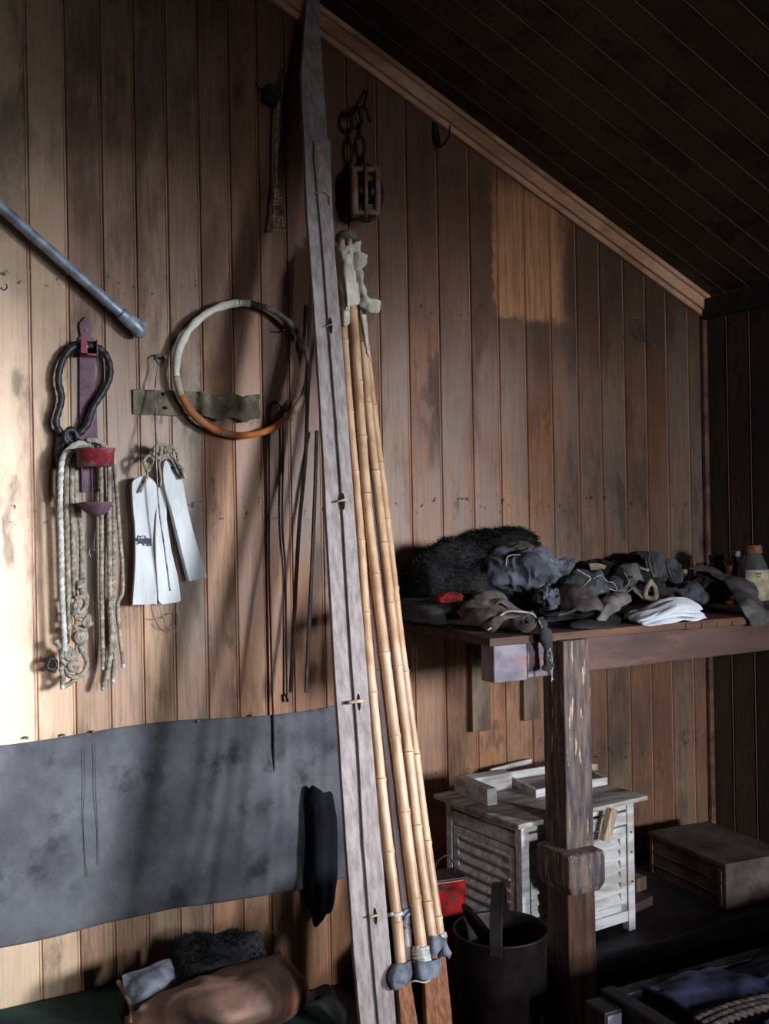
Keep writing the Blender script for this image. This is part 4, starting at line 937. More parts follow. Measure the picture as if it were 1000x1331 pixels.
sheet('upper_fold', rows_px([[(612, 780, -.50), (618, 768, -.48), (640, 768, -.46), (655, 775, -.46)], [(614, 784, -.55), (630, 778, -.56), (655, 782, -.56), (672, 790, -.56)], [(620, 788, -.58), (640, 787, -.60), (664, 790, -.62), (690, 797, -.60)]], 0), 'browncloth', thick=.005, fold=.014, freq=12, seed=6, parent=t)
b = MB(); rope(b, px([(634, 819), (642, 813), (648, 803), (660, 795), (675, 795), (690, 797), (698, 804), (700, 812)], -.68), .0026); b.build('frayed_edge', 'frayed', t, smooth=True)
t = empty('hanging_strap', P(712, 880, -.69), 'torn dark cloth strap dangling over the beam left of the post', 'strap')
sheet('strap', rows_px([[(696, 804, -.67), (701, 802, -.69), (706, 802, -.67)], [(701, 816, -.695), (706, 816, -.70), (712, 814, -.69)], [(706, 836, -.69), (710, 838, -.70), (717, 836, -.69)], [(707, 858, -.69), (712, 858, -.70), (719, 856, -.69)], [(706, 870, -.69), (712, 872, -.70), (720, 868, -.69)]], 0), 'darkcloth', thick=.003, fold=.010, freq=26, parent=t, fray=.004)
b = MB()
for q in ([(700, 806), (708, 822), (714, 840), (718, 858), (716, 872), (719, 884)], [(716, 842), (712, 850), (718, 864), (717, 886)]): rope(b, px(q, -.70), .0016)
b.build('frayed_edge', 'frayed', t, smooth=True)
# black cloths in the middle
lump('black_mitt', on(778, 748, -.22), (.095, .07, .042), 'fur', seed=71, amp=.5, freq=1.6, n=120, label='black padded mitt lying behind the torn grey lining', cat='mitt')
lump('black_mitt', on(812, 757, -.30), (.085, .07, .045), 'fur', seed=73, amp=.5, freq=1.6, n=120, label='black padded mitt with a pale cuff, in front of the jars', cat='mitt')
lump('sock', on(830, 732, -.12), (.07, .05, .030), 'darkcloth', seed=75, amp=.5, freq=2, n=90, label='dark sock rolled up beside the knitted glove', cat='sock')
sheet('paper_scrap', rows_px([[(766, 733, -.28), (776, 732, -.28), (788, 736, -.28)], [(768, 741, -.30), (777, 740, -.31), (787, 739, -.30)]], 0), 'creamcloth', thick=.002, fold=.004, freq=30, seed=4, label='small cream torn scrap on the black cloth heap', cat='scrap')
t = empty('torn_lining', on(780, 765, -.44), 'torn grey lining with pale threads between the trousers and the mitts', 'cloth')
sheet('lining', rows_px([[(750, 740, -.36), (762, 748, -.37), (780, 750, -.36), (800, 752, -.36)], [(752, 755, -.42), (766, 758, -.46), (784, 758, -.44), (804, 764, -.42)], [(756, 770, -.46), (772, 772, -.50), (790, 774, -.48), (806, 778, -.46)]], 0), 'jacket', thick=.003, fold=.03, freq=9, seed=8, parent=t)
b = MB()
for q in ([(750, 740), (760, 746), (768, 752), (758, 762)], [(772, 752), (782, 748), (790, 756), (798, 758), (802, 768), (790, 764)], [(812, 745), (818, 756), (814, 764), (822, 770)], [(808, 764), (820, 762), (830, 770), (838, 776)]): rope(b, px(q, -.48 if q[0][0] < 805 else -.38), .0016)
b.build('frayed_edge', 'frayed', t, smooth=True)
# pale cuff rolled open
t = empty('rolled_cuff', on(848, 775, -.42), 'grey cuff with a cream lining, its round opening facing out', 'cuff')
c_ = on(846, 767, -.43); b = MB()
pp = [c_+V((.020*math.cos(a)*(1+.2*math.sin(3*a)), .012*math.sin(2*a), .028*math.sin(a))) for a in [2*PI*i/40 for i in range(40)]]
b.sweep(pp, lambda f, s: .0085*(1+.25*noise.noise(V((s*30, 1, 1)))), 12, True); b.build('opening', 'creamcloth', t, smooth=True)
lump('sleeve', c_+V((.045, .08, -.002)), (.065, .07, .030), 'darkcloth', seed=81, amp=.3, parent=t, n=80)
lump('crumpled_mitten', on(836, 750, -.34), (.030, .03, .024), 'creamcloth', seed=83, amp=.8, freq=1.5, n=90, label='crumpled pale brown mitten tip above the open cuff', cat='mitten')
# knitted glove
t = empty('knitted_glove', on(862, 750, -.28), 'grey ribbed woollen glove standing upright behind the cuff', 'glove')
b = MB(); rows = []
base = on(862, 738, -.26)
def ribs(cen, rx, rz, seed, nm, tiltx=0):
    b = MB(); vs = []; n1, n2 = 96, 30
    for j in range(n2+1):
        f = j/n2; zz = -rz+2*rz*f; w = math.sqrt(max(0, 1-abs(2*f-1)**3))*(1+.1*noise.noise(V((f*3, seed, 0))))
        for k_ in range(n1):
            a = 2*PI*k_/n1; r_ = rx*w*(1+.09*math.cos(a*14))
            vs.append(cen+V((r_*math.cos(a)+tiltx*zz, .6*r_*math.sin(a), zz)))
    b.add(vs, [(j*n1+k_, j*n1+(k_+1) % n1, (j+1)*n1+(k_+1) % n1, (j+1)*n1+k_) for j in range(n2) for k_ in range(n1)]); return b.build(nm, 'knit', t, smooth=True)
ribs(on(853, 738, -.27), .038, .056, 1, 'cuff', -.25); ribs(on(876, 742, -.25), .032, .046, 2, 'fingers', -.35)
# grey bag and cloths on the right
lump('grey_pouch', on(896, 772, -.42), (.072, .05, .034), 'jacket', seed=91, amp=.4, freq=1.4, n=110, rot=.3, label='slate grey cloth pouch just right of the white folded linen', cat='pouch')
lump('black_wrap', on(930, 765, -.34), (.085, .07, .040), 'darkcloth', seed=93, amp=.4, freq=1.6, n=110, flat=DZ+.002, label='black cloth wad under the long hanging grey cloth', cat='cloth')
t = empty('draped_cloth', P(975, 800, -.68), 'long grey woollen cloth draped over the bench edge below the big jar', 'cloth')
sheet('cloth', rows_px([[(920, 744, -.30), (935, 743, -.28), (952, 747, -.26)],
                        [(938, 752, -.42), (955, 752, -.42), (974, 754, -.42)],
                        [(950, 768, -.52), (966, 765, -.54), (984, 768, -.52)],
                        [(960, 786, -.64), (974, 785, -.66), (992, 788, -.64)],
                        [(970, 800, -.682), (982, 800, -.69), (1004, 796, -.682)],
                        [(977, 813, -.682), (988, 812, -.69), (1008, 806, -.682)]], 0), 'greycloth', thick=.004, fold=.010, freq=7, seed=3, parent=t, fray=.003)
sheet('fold_back', rows_px([[(896, 738, -.26), (910, 737, -.24), (922, 743, -.24)], [(915, 742, -.30), (930, 741, -.28), (940, 746, -.28)], [(930, 750, -.40), (936, 752, -.42), (944, 756, -.42)]], 0), 'greycloth', thick=.004, fold=.008, freq=8, seed=9, parent=t)
# white folded linen with a rust stain
wc = H(846, 820, DZ+.003)
t = empty('folded_linen', V((wc.x, -.60, DZ)), 'white linen cloth folded in layers, with an orange rust stain on top', 'linen')
n1, n2 = 150, 44
c_ = V((P(862, 812, -.60).x, -.615, DZ+.002))
for L_ in range(4):
    b = MB(); vs = []; rr = random.Random(L_+3)
    for side_ in (0, 1):
        for j in range(n2+1):
            for i in range(n1+1):
                u_ = i/n1*2-1; v_ = j/n2*2-1
                shrink = 1-.03*L_+rr.uniform(0, 0)
                ex = (1-abs(v_)**3)**.4; ey = (1-abs(u_)**4)**.5
                x_ = u_*.132*shrink*(.84+.16*ex)+.010*math.sin(L_*2.1+1)+.018*v_; y_ = v_*(.080-.012*u_)*(.72+.28*ey)*shrink+.006*math.sin(L_*1.7+u_*2)
                dome = (.034*(1-u_*u_*.9)*(1-v_*v_*.6)+.010*math.sin(u_*2.3+.6))*(L_+1)/5
                fz = (rdg(V((x_*10+L_, y_*22, L_*3)), 5)-.5)*.004
                z_ = L_*.0075+dome+fz*2+(.0100*(1-abs(u_)**8)*(1-abs(v_)**6)**.6 if side_ else 0)
                vs.append(c_+Matrix.Rotation(-.10, 3, 'Z') @ V((x_, y_, 0))+V((0, 0, z_)))
    o1 = (n1+1)*(n2+1); fs = []
    for s_ in (0, 1):
        for j in range(n2):
            for i in range(n1):
                a = s_*o1+j*(n1+1)+i; fs.append((a, a+1, a+n1+2, a+n1+1))
    b.add(vs, fs); b.build('fold', 'white_linen', t, smooth=True)
    top_vs = vs[o1:]
b = MB(); rr = random.Random(8)
for _ in range(26):
    i = int((.5+rr.gauss(.04, .022))*n1); j = int((.5+rr.gauss(.05, .07))*n2); p_ = top_vs[max(0, min(len(top_vs)-1, j*(n1+1)+i))]; r_ = rr.uniform(.001, .0045)
    b.lathe(p_+V((0, 0, -.0015)), [(r_, 0), (r_, .0022), (r_*.3, .0026)], 9)
b.build('rust_stain', 'rust_mark', t)
sheet('dark_underlay', rows_px([[(762, 806, -.50), (790, 800, -.52), (812, 798, -.50)], [(740, 814, -.62), (775, 812, -.64), (806, 810, -.62)], [(768, 818, -.66), (790, 818, -.67), (812, 816, -.66)]], 0), 'darkcloth', thick=.005, fold=.006, freq=8, seed=3, label='flat dark cloth lying under the left end of the white linen', cat='cloth')
sheet('grey_collar', rows_px([[(772, 800, -.56), (778, 785, -.54), (792, 772, -.50), (812, 768, -.46)], [(776, 806, -.60), (786, 790, -.60), (800, 779, -.58), (818, 774, -.52)], [(784, 812, -.61), (794, 800, -.60), (806, 790, -.58), (820, 782, -.54)]], 0), 'greycloth', thick=.006, fold=.012, freq=12, seed=31, label='grey collar curling beside the left end of the white linen', cat='collar')
sheet('quilted_flap', rows_px([[(738, 756, -.38), (756, 752, -.40), (776, 764, -.42), (800, 776, -.44)], [(730, 778, -.48), (750, 770, -.50), (772, 780, -.52), (792, 788, -.52)], [(726, 800, -.56), (746, 792, -.58), (762, 794, -.60), (782, 800, -.58)]], 0), 'browncloth', thick=.006, fold=.022, freq=8, seed=32, label='brownish grey cloth flap spread between the blue rag and the grey collar', cat='cloth')
sheet('torn_sleeve', rows_px([[(800, 742, -.22), (815, 734, -.22), (834, 738, -.22), (846, 748, -.24)], [(804, 756, -.32), (818, 750, -.34), (832, 752, -.34), (842, 762, -.34)], [(806, 770, -.40), (818, 766, -.42), (830, 770, -.42), (838, 778, -.42)]], 0), 'greycloth', thick=.005, fold=.026, freq=11, seed=35, label='torn grey sleeve crumpled between the black mitts and the knitted glove', cat='sleeve')

# jars and bottles
def bottle(name, a, base, y, h, r, neck, m, capm, label, cat='bottle', shoulder=.65, caph=.02, capr=None, lab=None):
    p_ = P(a, base, y); p_.z = DZ+.001; t = empty(name, p_, label, cat)
    hs = h*shoulder; rn = r*neck
    MB().lathe(p_, [(r*.9, 0), (r, .006), (r, hs), (r*.93, hs+(h-hs)*.25), (rn*1.15, hs+(h-hs)*.7), (rn, hs+(h-hs)*.8), (rn, h), (rn*.8, h), (rn*.8, h-.004), (r*.8, hs-.004), (r*.8, .01)], 40).build('glass_body', m, t, smooth=True)
    cr_ = capr or rn*1.15
    MB().lathe(p_+V((0, 0, h-caph*.3)), [(cr_, 0), (cr_*1.03, .002), (cr_*1.03, caph*.9), (cr_*.93, caph)], 32).build('lid', capm, t, bevel=.0008)
    if lab:
        b = MB(); vs = []; a0, a1, z0, z1 = lab; n = 24
        for i in range(n+1):
            th = a0+(a1-a0)*i/n
            for zz in (z0*h, z1*h): vs.append(p_+V((math.cos(th)*(r+.0008), math.sin(th)*(r+.0008), zz)))
        b.add(vs, [(2*i, 2*i+2, 2*i+3, 2*i+1) for i in range(n)]); lb = b.build('label', 'paper', t, smooth=True, solid=.0006)
        b = MB()
        for i, th in enumerate([-2.22, -2.12, -2.02, -1.92]):
            e_ = V((math.cos(th), math.sin(th), 0)); s_ = V((-e_.y, e_.x, 0)); o_ = p_+e_*(r+.0016)+V((0, 0, z1*h*.90))
            for (u0, v0, u1, v1) in ((-.002, -.004, -.0005, .004), (.0008, -.004, .0022, .002), (-.002, -.0005, .002, .001)): b.prism([o_+s_*u0+V((0, 0, v0)), o_+s_*u1+V((0, 0, v0)), o_+s_*u1+V((0, 0, v1)), o_+s_*u0+V((0, 0, v1))], e_*.0004)
        b.prism([p_+V((math.cos(-2.07), math.sin(-2.07), 0))*(r+.0016)+V((s_.x*u, s_.y*u, z1*h*.90-.009+v)) for u, v in ((-.008, 0), (.008, 0), (.006, -.003), (-.006, -.003))], V((math.cos(-2.07), math.sin(-2.07), 0))*.0004)
        b.build('print', 'ink', lb)
    return t
bottle('glass_jar', 981, 783, -.42, .185, .048, .56, 'glass', 'rustlid', 'large clear glass jar with a stained label and a rusted lid', 'jar', .62, .028, .028, (-3.0, -.9, .10, .66))
bottle('glass_bottle', 957, 770, -.28, .165, .028, .52, 'darkglass', 'cap', 'small clear bottle with a grey cap, behind the large labelled jar')
bottle('amber_bottle', 950, 778, -.34, .120, .026, .55, 'amber', 'amber', 'rounded amber glass bottle just left of the large labelled jar')
bottle('dark_jar', 932, 768, -.22, .150, .034, .66, 'darkglass', 'darkwood', 'dusty dark jar standing left of the amber bottle', 'jar')
bottle('dark_jar', 913, 765, -.16, .120, .026, .60, 'darkglass', 'rustlid', 'dim small jar in the shadow between the corked vial and the dark jar', 'jar')
bottle('corked_vial', 891, 765, -.24, .110, .012, .60, 'darkglass', 'cork', 'slim vial with a pale cork stopper beside the knitted glove', 'vial', caph=.014)
bottle('red_vial', 884, 762, -.18, .128, .010, .60, 'rustlid', 'rustlid', 'slim reddish tube with a bright rim left of the corked vial', 'vial', caph=.01)
bottle('clear_bottle', 802, 762, -.05, .135, .024, .50, 'glass', 'cap', 'clear bottle lid showing above the black cloths, left of two', 'bottle')
bottle('clear_bottle', 818, 762, -.05, .132, .024, .60, 'darkglass', 'cap', 'dim glass bottle above the black cloths, right of two', 'bottle')
bottle('glass_bottle', 1003, 780, -.40, .10, .022, .5, 'glass', 'rustlid', 'small glass bottle cut by the right edge of the photograph')

# ================================================================== UNDER THE BENCH
PZ = 0.0
MB().box((1.56, -.62, PZ-.06), (XR-.003, -.003, PZ)).box((1.60, -.60, FLOOR), (1.66, -.04, PZ-.06)).box((2.90, -.60, FLOOR), (2.96, -.04, PZ-.06)).build('low_bunk', 'darkwood', bevel=.004, label='low blackened bunk platform along the wall under the bench', cat='platform')
FL = H(681, 1255, 0); FR = H(827, 1208, 0)
e1_ = (FR-FL); W_ = e1_.length; e1_.normalize(); e2_ = V((-e1_.y, e1_.x, 0)); D_ = .36; HH = .40
MT = Matrix.Translation(FL) @ Matrix(((e1_.x, e2_.x, 0, 0), (e1_.y, e2_.y, 0, 0), (0, 0, 1, 0), (0, 0, 0, 1)))
t = empty('louvred_cabinet', FL, 'small whitewashed louvred wooden screen box under the bench', 'cabinet')
pw = .028
for i, (x_, y_) in enumerate(((0, 0), (W_-pw, 0), (0, D_-pw), (W_-pw, D_-pw))): MB().box((x_, y_, 0), (x_+pw, y_+pw, HH-.006), MT).build('corner_post', 'screen', t, bevel=.002)
def face(name, L0, inv, m='screen'):
    """one louvred side in its own frame: u along, depth inward, z up"""
    b = MB(); bb = lambda u0, u1, d0, d1, z0, z1, tw=0: b.box((u0, d0, z0), (u1, d1, z1), inv)
    for z0_, z1_ in ((HH-.030, HH-.010), (HH-.075, HH-.038), (.030, .062)):
        b = MB(); b.box((pw, .004, z0_), (L0-pw, .018, z1_), inv); b.build('rail', m, t, bevel=.0015)
    d = MB(); u0, u1 = pw+.006, L0-pw-.006
    d.box((u0, .002, .066), (u0+.024, .018, HH-.080), inv); d.box((u1-.024, .002, .066), (u1, .018, HH-.080), inv); d.box((u0, .002, .066), (u1, .018, .088), inv)
    d.box((u0+.024, .002, HH-.098), (u1-.024, .018, HH-.080), inv)
    z_ = .090
    while z_ < HH-.105:
        q = [V((u0+.022, .000, z_)), V((u1-.022, .000, z_)), V((u1-.022, .020, z_+.030)), V((u0+.022, .020, z_+.030)), V((u0+.022, .000, z_+.006)), V((u1-.022, .000, z_+.006)), V((u1-.022, .020, z_+.036)), V((u0+.022, .020, z_+.036))]
        d.hexa([inv @ v_ for v_ in q]); z_ += .033
    d.box((u0+.01, .022, .07), (u1-.01, .026, HH-.08), inv)
    return d
d = face('front_frame', W_, MT); dd = d.build('louvred_door', 'screen', t, bevel=.0008)
b = MB(); 
for zz in (.15, .24, .30): b.lathe(MT @ V((W_-.014, -.001, zz)), [(.0035, 0), (.003, .002)], 10, axis=tuple(-e2_))
b.build('nail', 'iron', dd)
ML = MT @ Matrix(((0, 1, 0, 0), (-1, 0, 0, D_), (0, 0, 1, 0), (0, 0, 0, 1)))      # left side
face('side_frame', D_, ML).build('louvred_side', 'screen', t, bevel=.0008)
MR = MT @ Matrix(((0, -1, 0, W_), (1, 0, 0, 0), (0, 0, 1, 0), (0, 0, 0, 1)))
face('side_frame', D_, MR).build('louvred_side', 'screen', t, bevel=.0008)
MB().box((pw, D_-.016, .03), (W_-pw, D_-.004, HH-.01), MT).build('back_panel', 'screen', t)
b = MB(); b.box((-.035, -.03, HH-.004), (W_*.5, D_+.02, HH+.010), MT); b.box((W_*.5+.002, -.03, HH-.004), (W_+.03, D_+.02, HH+.010), MT); b.build('lid', 'screentop', t, bevel=.0025)
TZ = HH+.0105
# things on the cabinet lid
def L2(a, c_): return H(a, c_, TZ)
def obox(p, q, wdt, hgt):                     # box from base edge p->q, width to the left of it, height
    u_ = (q-p).normalized(); w_ = V((-u_.y, u_.x, 0))*wdt
    return [p, q, q+w_, p+w_, p+V((0, 0, hgt)), q+V((0, 0, hgt)), q+w_+V((0, 0, hgt)), p+w_+V((0, 0, hgt))]
t = empty('block_frame', L2(620, 1040), 'thick white wooden corner frame standing on the cabinet lid, left side', 'frame')
p0, p1 = L2(634, 1048), L2(591, 1030); u_ = (p1-p0).normalized(); w_ = V((u_.y, -u_.x, 0)) if V((u_.y, -u_.x, 0)).x > 0 else V((-u_.y, u_.x, 0))
hb = .050
def ub(a0, a1, b0, b1, z0, z1, bb): bb.hexa([p0+u_*a+w_*c_+V((0, 0, z)) for z in (z0, z1) for a, c_ in ((a0, b0), (a1, b0), (a1, b1), (a0, b1))])
Lp = (p1-p0).length
b = MB(); ub(0, Lp, 0, .035, 0, hb, b); b.build('side_block', 'screen', t, bevel=.002)
b = MB(); ub(Lp*.70, Lp, .036, .18, 0, hb, b); b.build('back_block', 'screen', t, bevel=.002)
t = empty('tray_frame', L2(700, 1030), 'low open wooden tray frame lying on the cabinet lid behind the post', 'tray')
c4 = [L2(651, 1014), L2(697, 1037), L2(790, 1020), L2(748, 998)]
for i in range(4):
    b = MB(); b.hexa(obox(c4[i], c4[(i+1) % 4], .012, .024)); b.build('rail', 'screen', t, bevel=.0015)
t = empty('small_strip', L2(648, 1000), 'narrow white batten along the back of the cabinet lid', 'batten')
b = MB(); b.hexa(obox(L2(640, 1006), L2(692, 992), .012, .016)); b.build('batten', 'screen', t, bevel=.0015)
b = MB(); b.hexa(obox(L2(768, 1002), L2(778, 1001), .02, .022)); b.build('wood_offcut', 'rawwood', bevel=.002, label='tiny pale wood offcut on the cabinet lid right of the post', cat='offcut')
# peg wedged in the cabinet front
p_ = MT @ V((W_*.66, -.014, .30))
b = MB(); b.box((-.014, -.012, -.048), (.014, .012, .048), Matrix.Translation(P(791, 1072, -.575)) @ Matrix.Rotation(.32, 4, 'Y') @ Matrix.Rotation(.1, 4, 'Z')); b.build('door_turnbutton', 'rawwood', bevel=.002, label='slanted pale wood block fixed on the cabinet front beside the post', cat='wood block')
# offcuts right of the cabinet
b = MB(); b.hexa([V(q) for q in (lambda a, h_: [a, a+V((.10, .03, 0)), a+V((.06, .15, 0)), a+V((-.04, .12, 0)), a+V((0, 0, h_)), a+V((.10, .03, h_)), a+V((.06, .15, h_)), a+V((-.04, .12, h_))])(H(826, 1188, 0), .03)]); b.build('wood_slab', 'crate', bevel=.003, label='flat wood slab on the platform between cabinet and crate', cat='wood slab')
b = MB(); b.box((0, 0, 0), (.05, .05, .045), Matrix.Translation(H(832, 1160, .031)+V((-.01, .0, 0))) @ Matrix.Rotation(.2, 4, 'Z')); b.build('wood_block', 'cleat', bevel=.003, label='small square wood block sitting on the flat slab', cat='wood block')
# crate
C0 = H(945, 1184, 0); CL = H(844, 1080, .15); CL.z = 0; CRr = H(1012, 1094, .15); CRr.z = 0; C0t = H(945, 1123, .15)
ua = (CL-C0); la = ua.length; ua.normalize(); ub_ = V((-ua.y, ua.x, 0)); 
if ub_.x < 0: ub_ = -ub_
MC = Matrix.Translation(C0) @ Matrix(((ua.x, ub_.x, 0, 0), (ua.y, ub_.y, 0, 0), (0, 0, 1, 0), (0, 0, 0, 1)))
wb_ = min(.26, (XR-.01-C0.x)/max(.01, ub_.x)*.98); la = min(la, (-.01-C0.y-wb_*ub_.y)/ua.y*.98)
t = empty('wooden_crate', C0, 'dusty brown wooden box with a flat lid in the right corner', 'crate')
MB().box((0, 0, 0), (la, wb_, .132), MC).build('box', 'crate', t, bevel=.003)
MB().box((-.006, -.006, .133), (la+.003, wb_+.003, .150), MC).build('lid', 'crate', t, bevel=.003)
b = MB()
for zz in (.04, .085): b.box((.0, -.0035, zz), (la, 0, zz+.0012), MC)
for a_ in (.02, la-.02): b.box((a_, -.003, .01), (a_+.012, 0, .12), MC)
b.build('batten', 'crate', t)
# red tin
c_ = P(586, 1182, -.36); c_.z = 0
t = empty('red_tin', V((c_.x, c_.y, PZ)), 'dented bright red tin in the shadow between the poles and cabinet', 'tin')
RT = Matrix.Translation(V((P(588, 1180, -.56).x, -.54, FLOOR))) @ Matrix.Rotation(-.15, 4, 'Z')
zt_ = P(588, 1142, -.56).z; t.location = RT.translation
b = MB(); b.box((-.05, -.03, 0), (.042, .055, zt_-FLOOR), RT); b.build('body', 'redtin', t, bevel=.006)
b = MB(); b.box((-.051, -.031, zt_-FLOOR-.004), (.043, .056, zt_-FLOOR+.004), RT); b.build('rim', 'blacktin', t, bevel=.003)
b = MB(); b.box((-.051, -.031, zt_-FLOOR-.13), (.043, .056, zt_-FLOOR-.10), RT); b.build('band', 'blacktin', t, bevel=.003)
b = MB(); wirep(b, [RT @ V(q) for q in ((-.035, .01, zt_-FLOOR), (-.03, .01, zt_-FLOOR+.035), (0, .01, zt_-FLOOR+.055), (.02, .01, zt_-FLOOR+.035), (.025, .01, zt_-FLOOR))], .0025); b.build('handle', 'iron', t, smooth=True)
# bucket
bc = P(652, 1195, -.86); rim_z = H(652, 1212, 0).z
bx_, by_ = P(651, 1208, -.75).x, -.75; rz_ = P(651, 1208, -.75).z; br = .120
t = empty('metal_bucket', (bx_, by_, FLOOR), 'dark brown metal bucket with a flat strap handle, in front of the cabinet', 'bucket')
h_ = rz_-FLOOR
b = MB(); b.lathe((bx_, by_, FLOOR), [(br*.86, 0), (br*.9, .004), (br, h_-.004), (br+.004, h_), (br+.004, h_+.004), (br-.002, h_+.004), (br-.004, h_-.004), (br*.86, .012), (.001, .012)], 56); b.build('pail', 'blacktin', t, smooth=True)
hp_ = [V((bx_-.005-.60*br*math.cos(a)*.99, by_-.79*br*math.cos(a)*.99, rz_-.02+.135*math.sin(a))) for a in [PI*i/24 for i in range(25)]]
b = MB(); vs = []
for q in hp_:
    r_ = (q-V((bx_, by_, rz_))).normalized()*.003
    e_ = V((.79, -.60, 0))*.016; vs += [q-e_-r_, q+e_-r_, q+e_+r_, q-e_+r_]
b.add(vs, [(i*4+k_, i*4+(k_+1) % 4, (i+1)*4+(k_+1) % 4, (i+1)*4+k_) for i in range(24) for k_ in range(4)]+[(0, 1, 2, 3), (96, 97, 98, 99)]); b.build('strap_handle', 'blacktin', t, bevel=.001)
b = MB(); b.lathe((bx_-.055, by_+.01, rz_-.005), [(.001, 0), (.07, 0), (.085, .006), (.086, .010), (.07, .006), (.001, .006)], 40, axis=(.85, -.1, .5)); b.build('bucket_lid', 'blacktin', smooth=True, label='round dark metal lid propped inside the bucket', cat='lid')

# ================================================================== LOWER RIGHT COT
CZ = .16
a0 = H(764, 1292, CZ); a1 = H(800, 1275, CZ)
t = empty('camp_cot', V((a0.x, a0.y, FLOOR)), 'dark framed camp bed with navy blanket and rope netting, lower right', 'bed')
y0 = -3.0
xa = H(785, 1283, CZ).x; ya = H(785, 1283, CZ).y
MB().box((xa-.012, -2.3, CZ-.06), (xa+.028, ya, CZ)).build('end_rail', 'darkwood', t, bevel=.004)
q = H(762, 1291, CZ-.01)
MB().box((xa-.066, ya-.045-.04, CZ-.075), (xa-.014, ya-.01, CZ-.012)).build('rail_block', 'darkwood', t, bevel=.004)
MB().box((xa-.060, ya-.088, CZ-.065), (xa-.020, ya-.086, CZ-.02)).build('pale_end_face', 'beamend', t)
MB().box((xa-.060, -2.3, CZ-.10), (xa-.025, ya-.09, CZ-.05)).build('lower_rail', 'darkwood', t, bevel=.004)
MB().box((xa+.03, ya-.02, CZ-.06), (XR-.12, ya+.02, CZ-.02)).build('long_rail', 'darkwood', t, bevel=.004)
for x_, y_ in ((xa-.01, ya-.04), (XR-.2, ya-.04)): MB().box((x_, y_, FLOOR), (x_+.04, y_+.04, CZ-.06)).build('leg', 'darkwood', t)
MB().box((xa+.03, -2.2, CZ-.07), (XR-.05, ya-.02, CZ-.04)).build('bed_base', 'darkwood', t)
def bedrow(py0, z, off): pass
rows = []
for j in range(6):
    yy = ya-.02-j*.05; r = []
    for i in range(12):
        xx = xa+.10+i*(XR-.12-xa-.10)/11; r.append(V((xx, yy, CZ-.02+.035*math.sin(j/5*PI)*(.4+.6*i/11)+.012*math.sin(i*1.7+j))))
    rows.append(r)
sheet('blanket', rows, 'bluecloth', thick=.006, fold=.022, freq=5, seed=4, parent=t, k=6)
for k_, (dy, r_) in enumerate([(.25, .0075), (.27, .0075), (.29, .0075)]):
    b = MB(); rope(b, [V((xa+.05+i*.08, ya-dy+.006*math.sin(i*1.3), CZ+.012+.005*math.sin(i*.9))) for i in range(11)], r_, depth=.35); b.build('braided_edge', 'chain', t, smooth=True)
rows = []
for j in range(4):
    rows.append([V((xa+.12+i*.06, ya-.33-j*.06, CZ+.0+.02*math.sin(i*.9+j))) for i in range(9)])
sheet('blanket_fold', rows, 'bluecloth', thick=.006, fold=.02, freq=6, seed=14, parent=t, k=6)
for k_ in range(34):
    xx = xa+.06+k_*.024
    b = MB(); y1_ = ya-.33 if xx > xa+.55 or xx < xa+.12 else ya-.50
    if k_ % 1 == 0:
        rope(b, [V((xx, y1_, CZ+.012)), V((xx+.02, y1_-.15, CZ+.006)), V((xx+.03, y1_-.35, CZ+.0))], .0075, depth=.35); b.build('net_cord', 'chain', t, smooth=True)

# ================================================================== LOWER LEFT
GZ = P(0, 1310, 0).z
MB().box((-.3, -.75, FLOOR), (1.17, -.004, GZ)).build('green_chest', 'green', bevel=.008, label='low chest with a dark green baize top against the wall, bottom left', cat='chest')
GZ += .001
t = empty('leather_bag', H(300, 1320, GZ), 'long brown leather bag lying at the bottom left on the green chest', 'bag')
def Bp(a, c_, z): return H(a, c_, z)
rows = [[Bp(165, 1345, GZ+.02), Bp(235, 1350, GZ+.02), Bp(310, 1350, GZ+.02), Bp(396, 1312, GZ+.0)],
        [Bp(166, 1322, GZ+.05), Bp(240, 1318, GZ+.10), Bp(315, 1322, GZ+.10), Bp(402, 1296, GZ+.03)],
        [Bp(180, 1312, GZ+.08), Bp(245, 1292, GZ+.13), Bp(320, 1282, GZ+.13), Bp(392, 1268, GZ+.08)],
        [Bp(186, 1308, GZ+.08), Bp(245, 1282, GZ+.12), Bp(310, 1262, GZ+.12), Bp(370, 1242, GZ+.10)],
        [Bp(190, 1304, GZ+.04), Bp(245, 1278, GZ+.07), Bp(308, 1256, GZ+.07), Bp(366, 1240, GZ+.05)]]
sheet('body', rows, 'leather', thick=.006, fold=.022, freq=4.5, seed=6, parent=t, k=12)
lump('stuffing', H(285, 1316, GZ+.035)+V((0, .03, 0)), (.17, .07, .03), 'darkcloth', seed=5, amp=.1, parent=t, n=60, rot=.45)
t = empty('grey_flap', H(195, 1310, GZ), 'square grey leather pouch standing at the left end of the brown bag', 'pouch')
zc = GZ+.10
rows = [[P(158, 1270, -.26), P(180, 1262, -.25), P(206, 1252, -.24), P(218, 1249, -.22)],
        [P(164, 1290, -.30), P(186, 1282, -.33), P(210, 1272, -.32), P(224, 1270, -.26)],
        [P(176, 1312, -.34), P(192, 1306, -.36), P(212, 1296, -.35), P(226, 1288, -.30)],
        [P(182, 1322, -.34), P(196, 1316, -.35), P(214, 1302, -.34), P(226, 1292, -.30)]]
sheet('flap', rows, 'leather_blue', thick=.008, fold=.008, freq=6, seed=2, parent=t)
b = MB(); pp = smoothpath([P(154, 1276, -.26), P(160, 1284, -.28), P(166, 1296, -.31), P(172, 1312, -.34), P(170, 1330, -.36)], 8); b.sweep(pp, .008, 10); b.build('rolled_rim', 'leather', t, smooth=True)
lump('pouch_body', P(192, 1300, -.22), (.07, .06, .05), 'darkcloth', seed=9, amp=.15, parent=t, n=50)
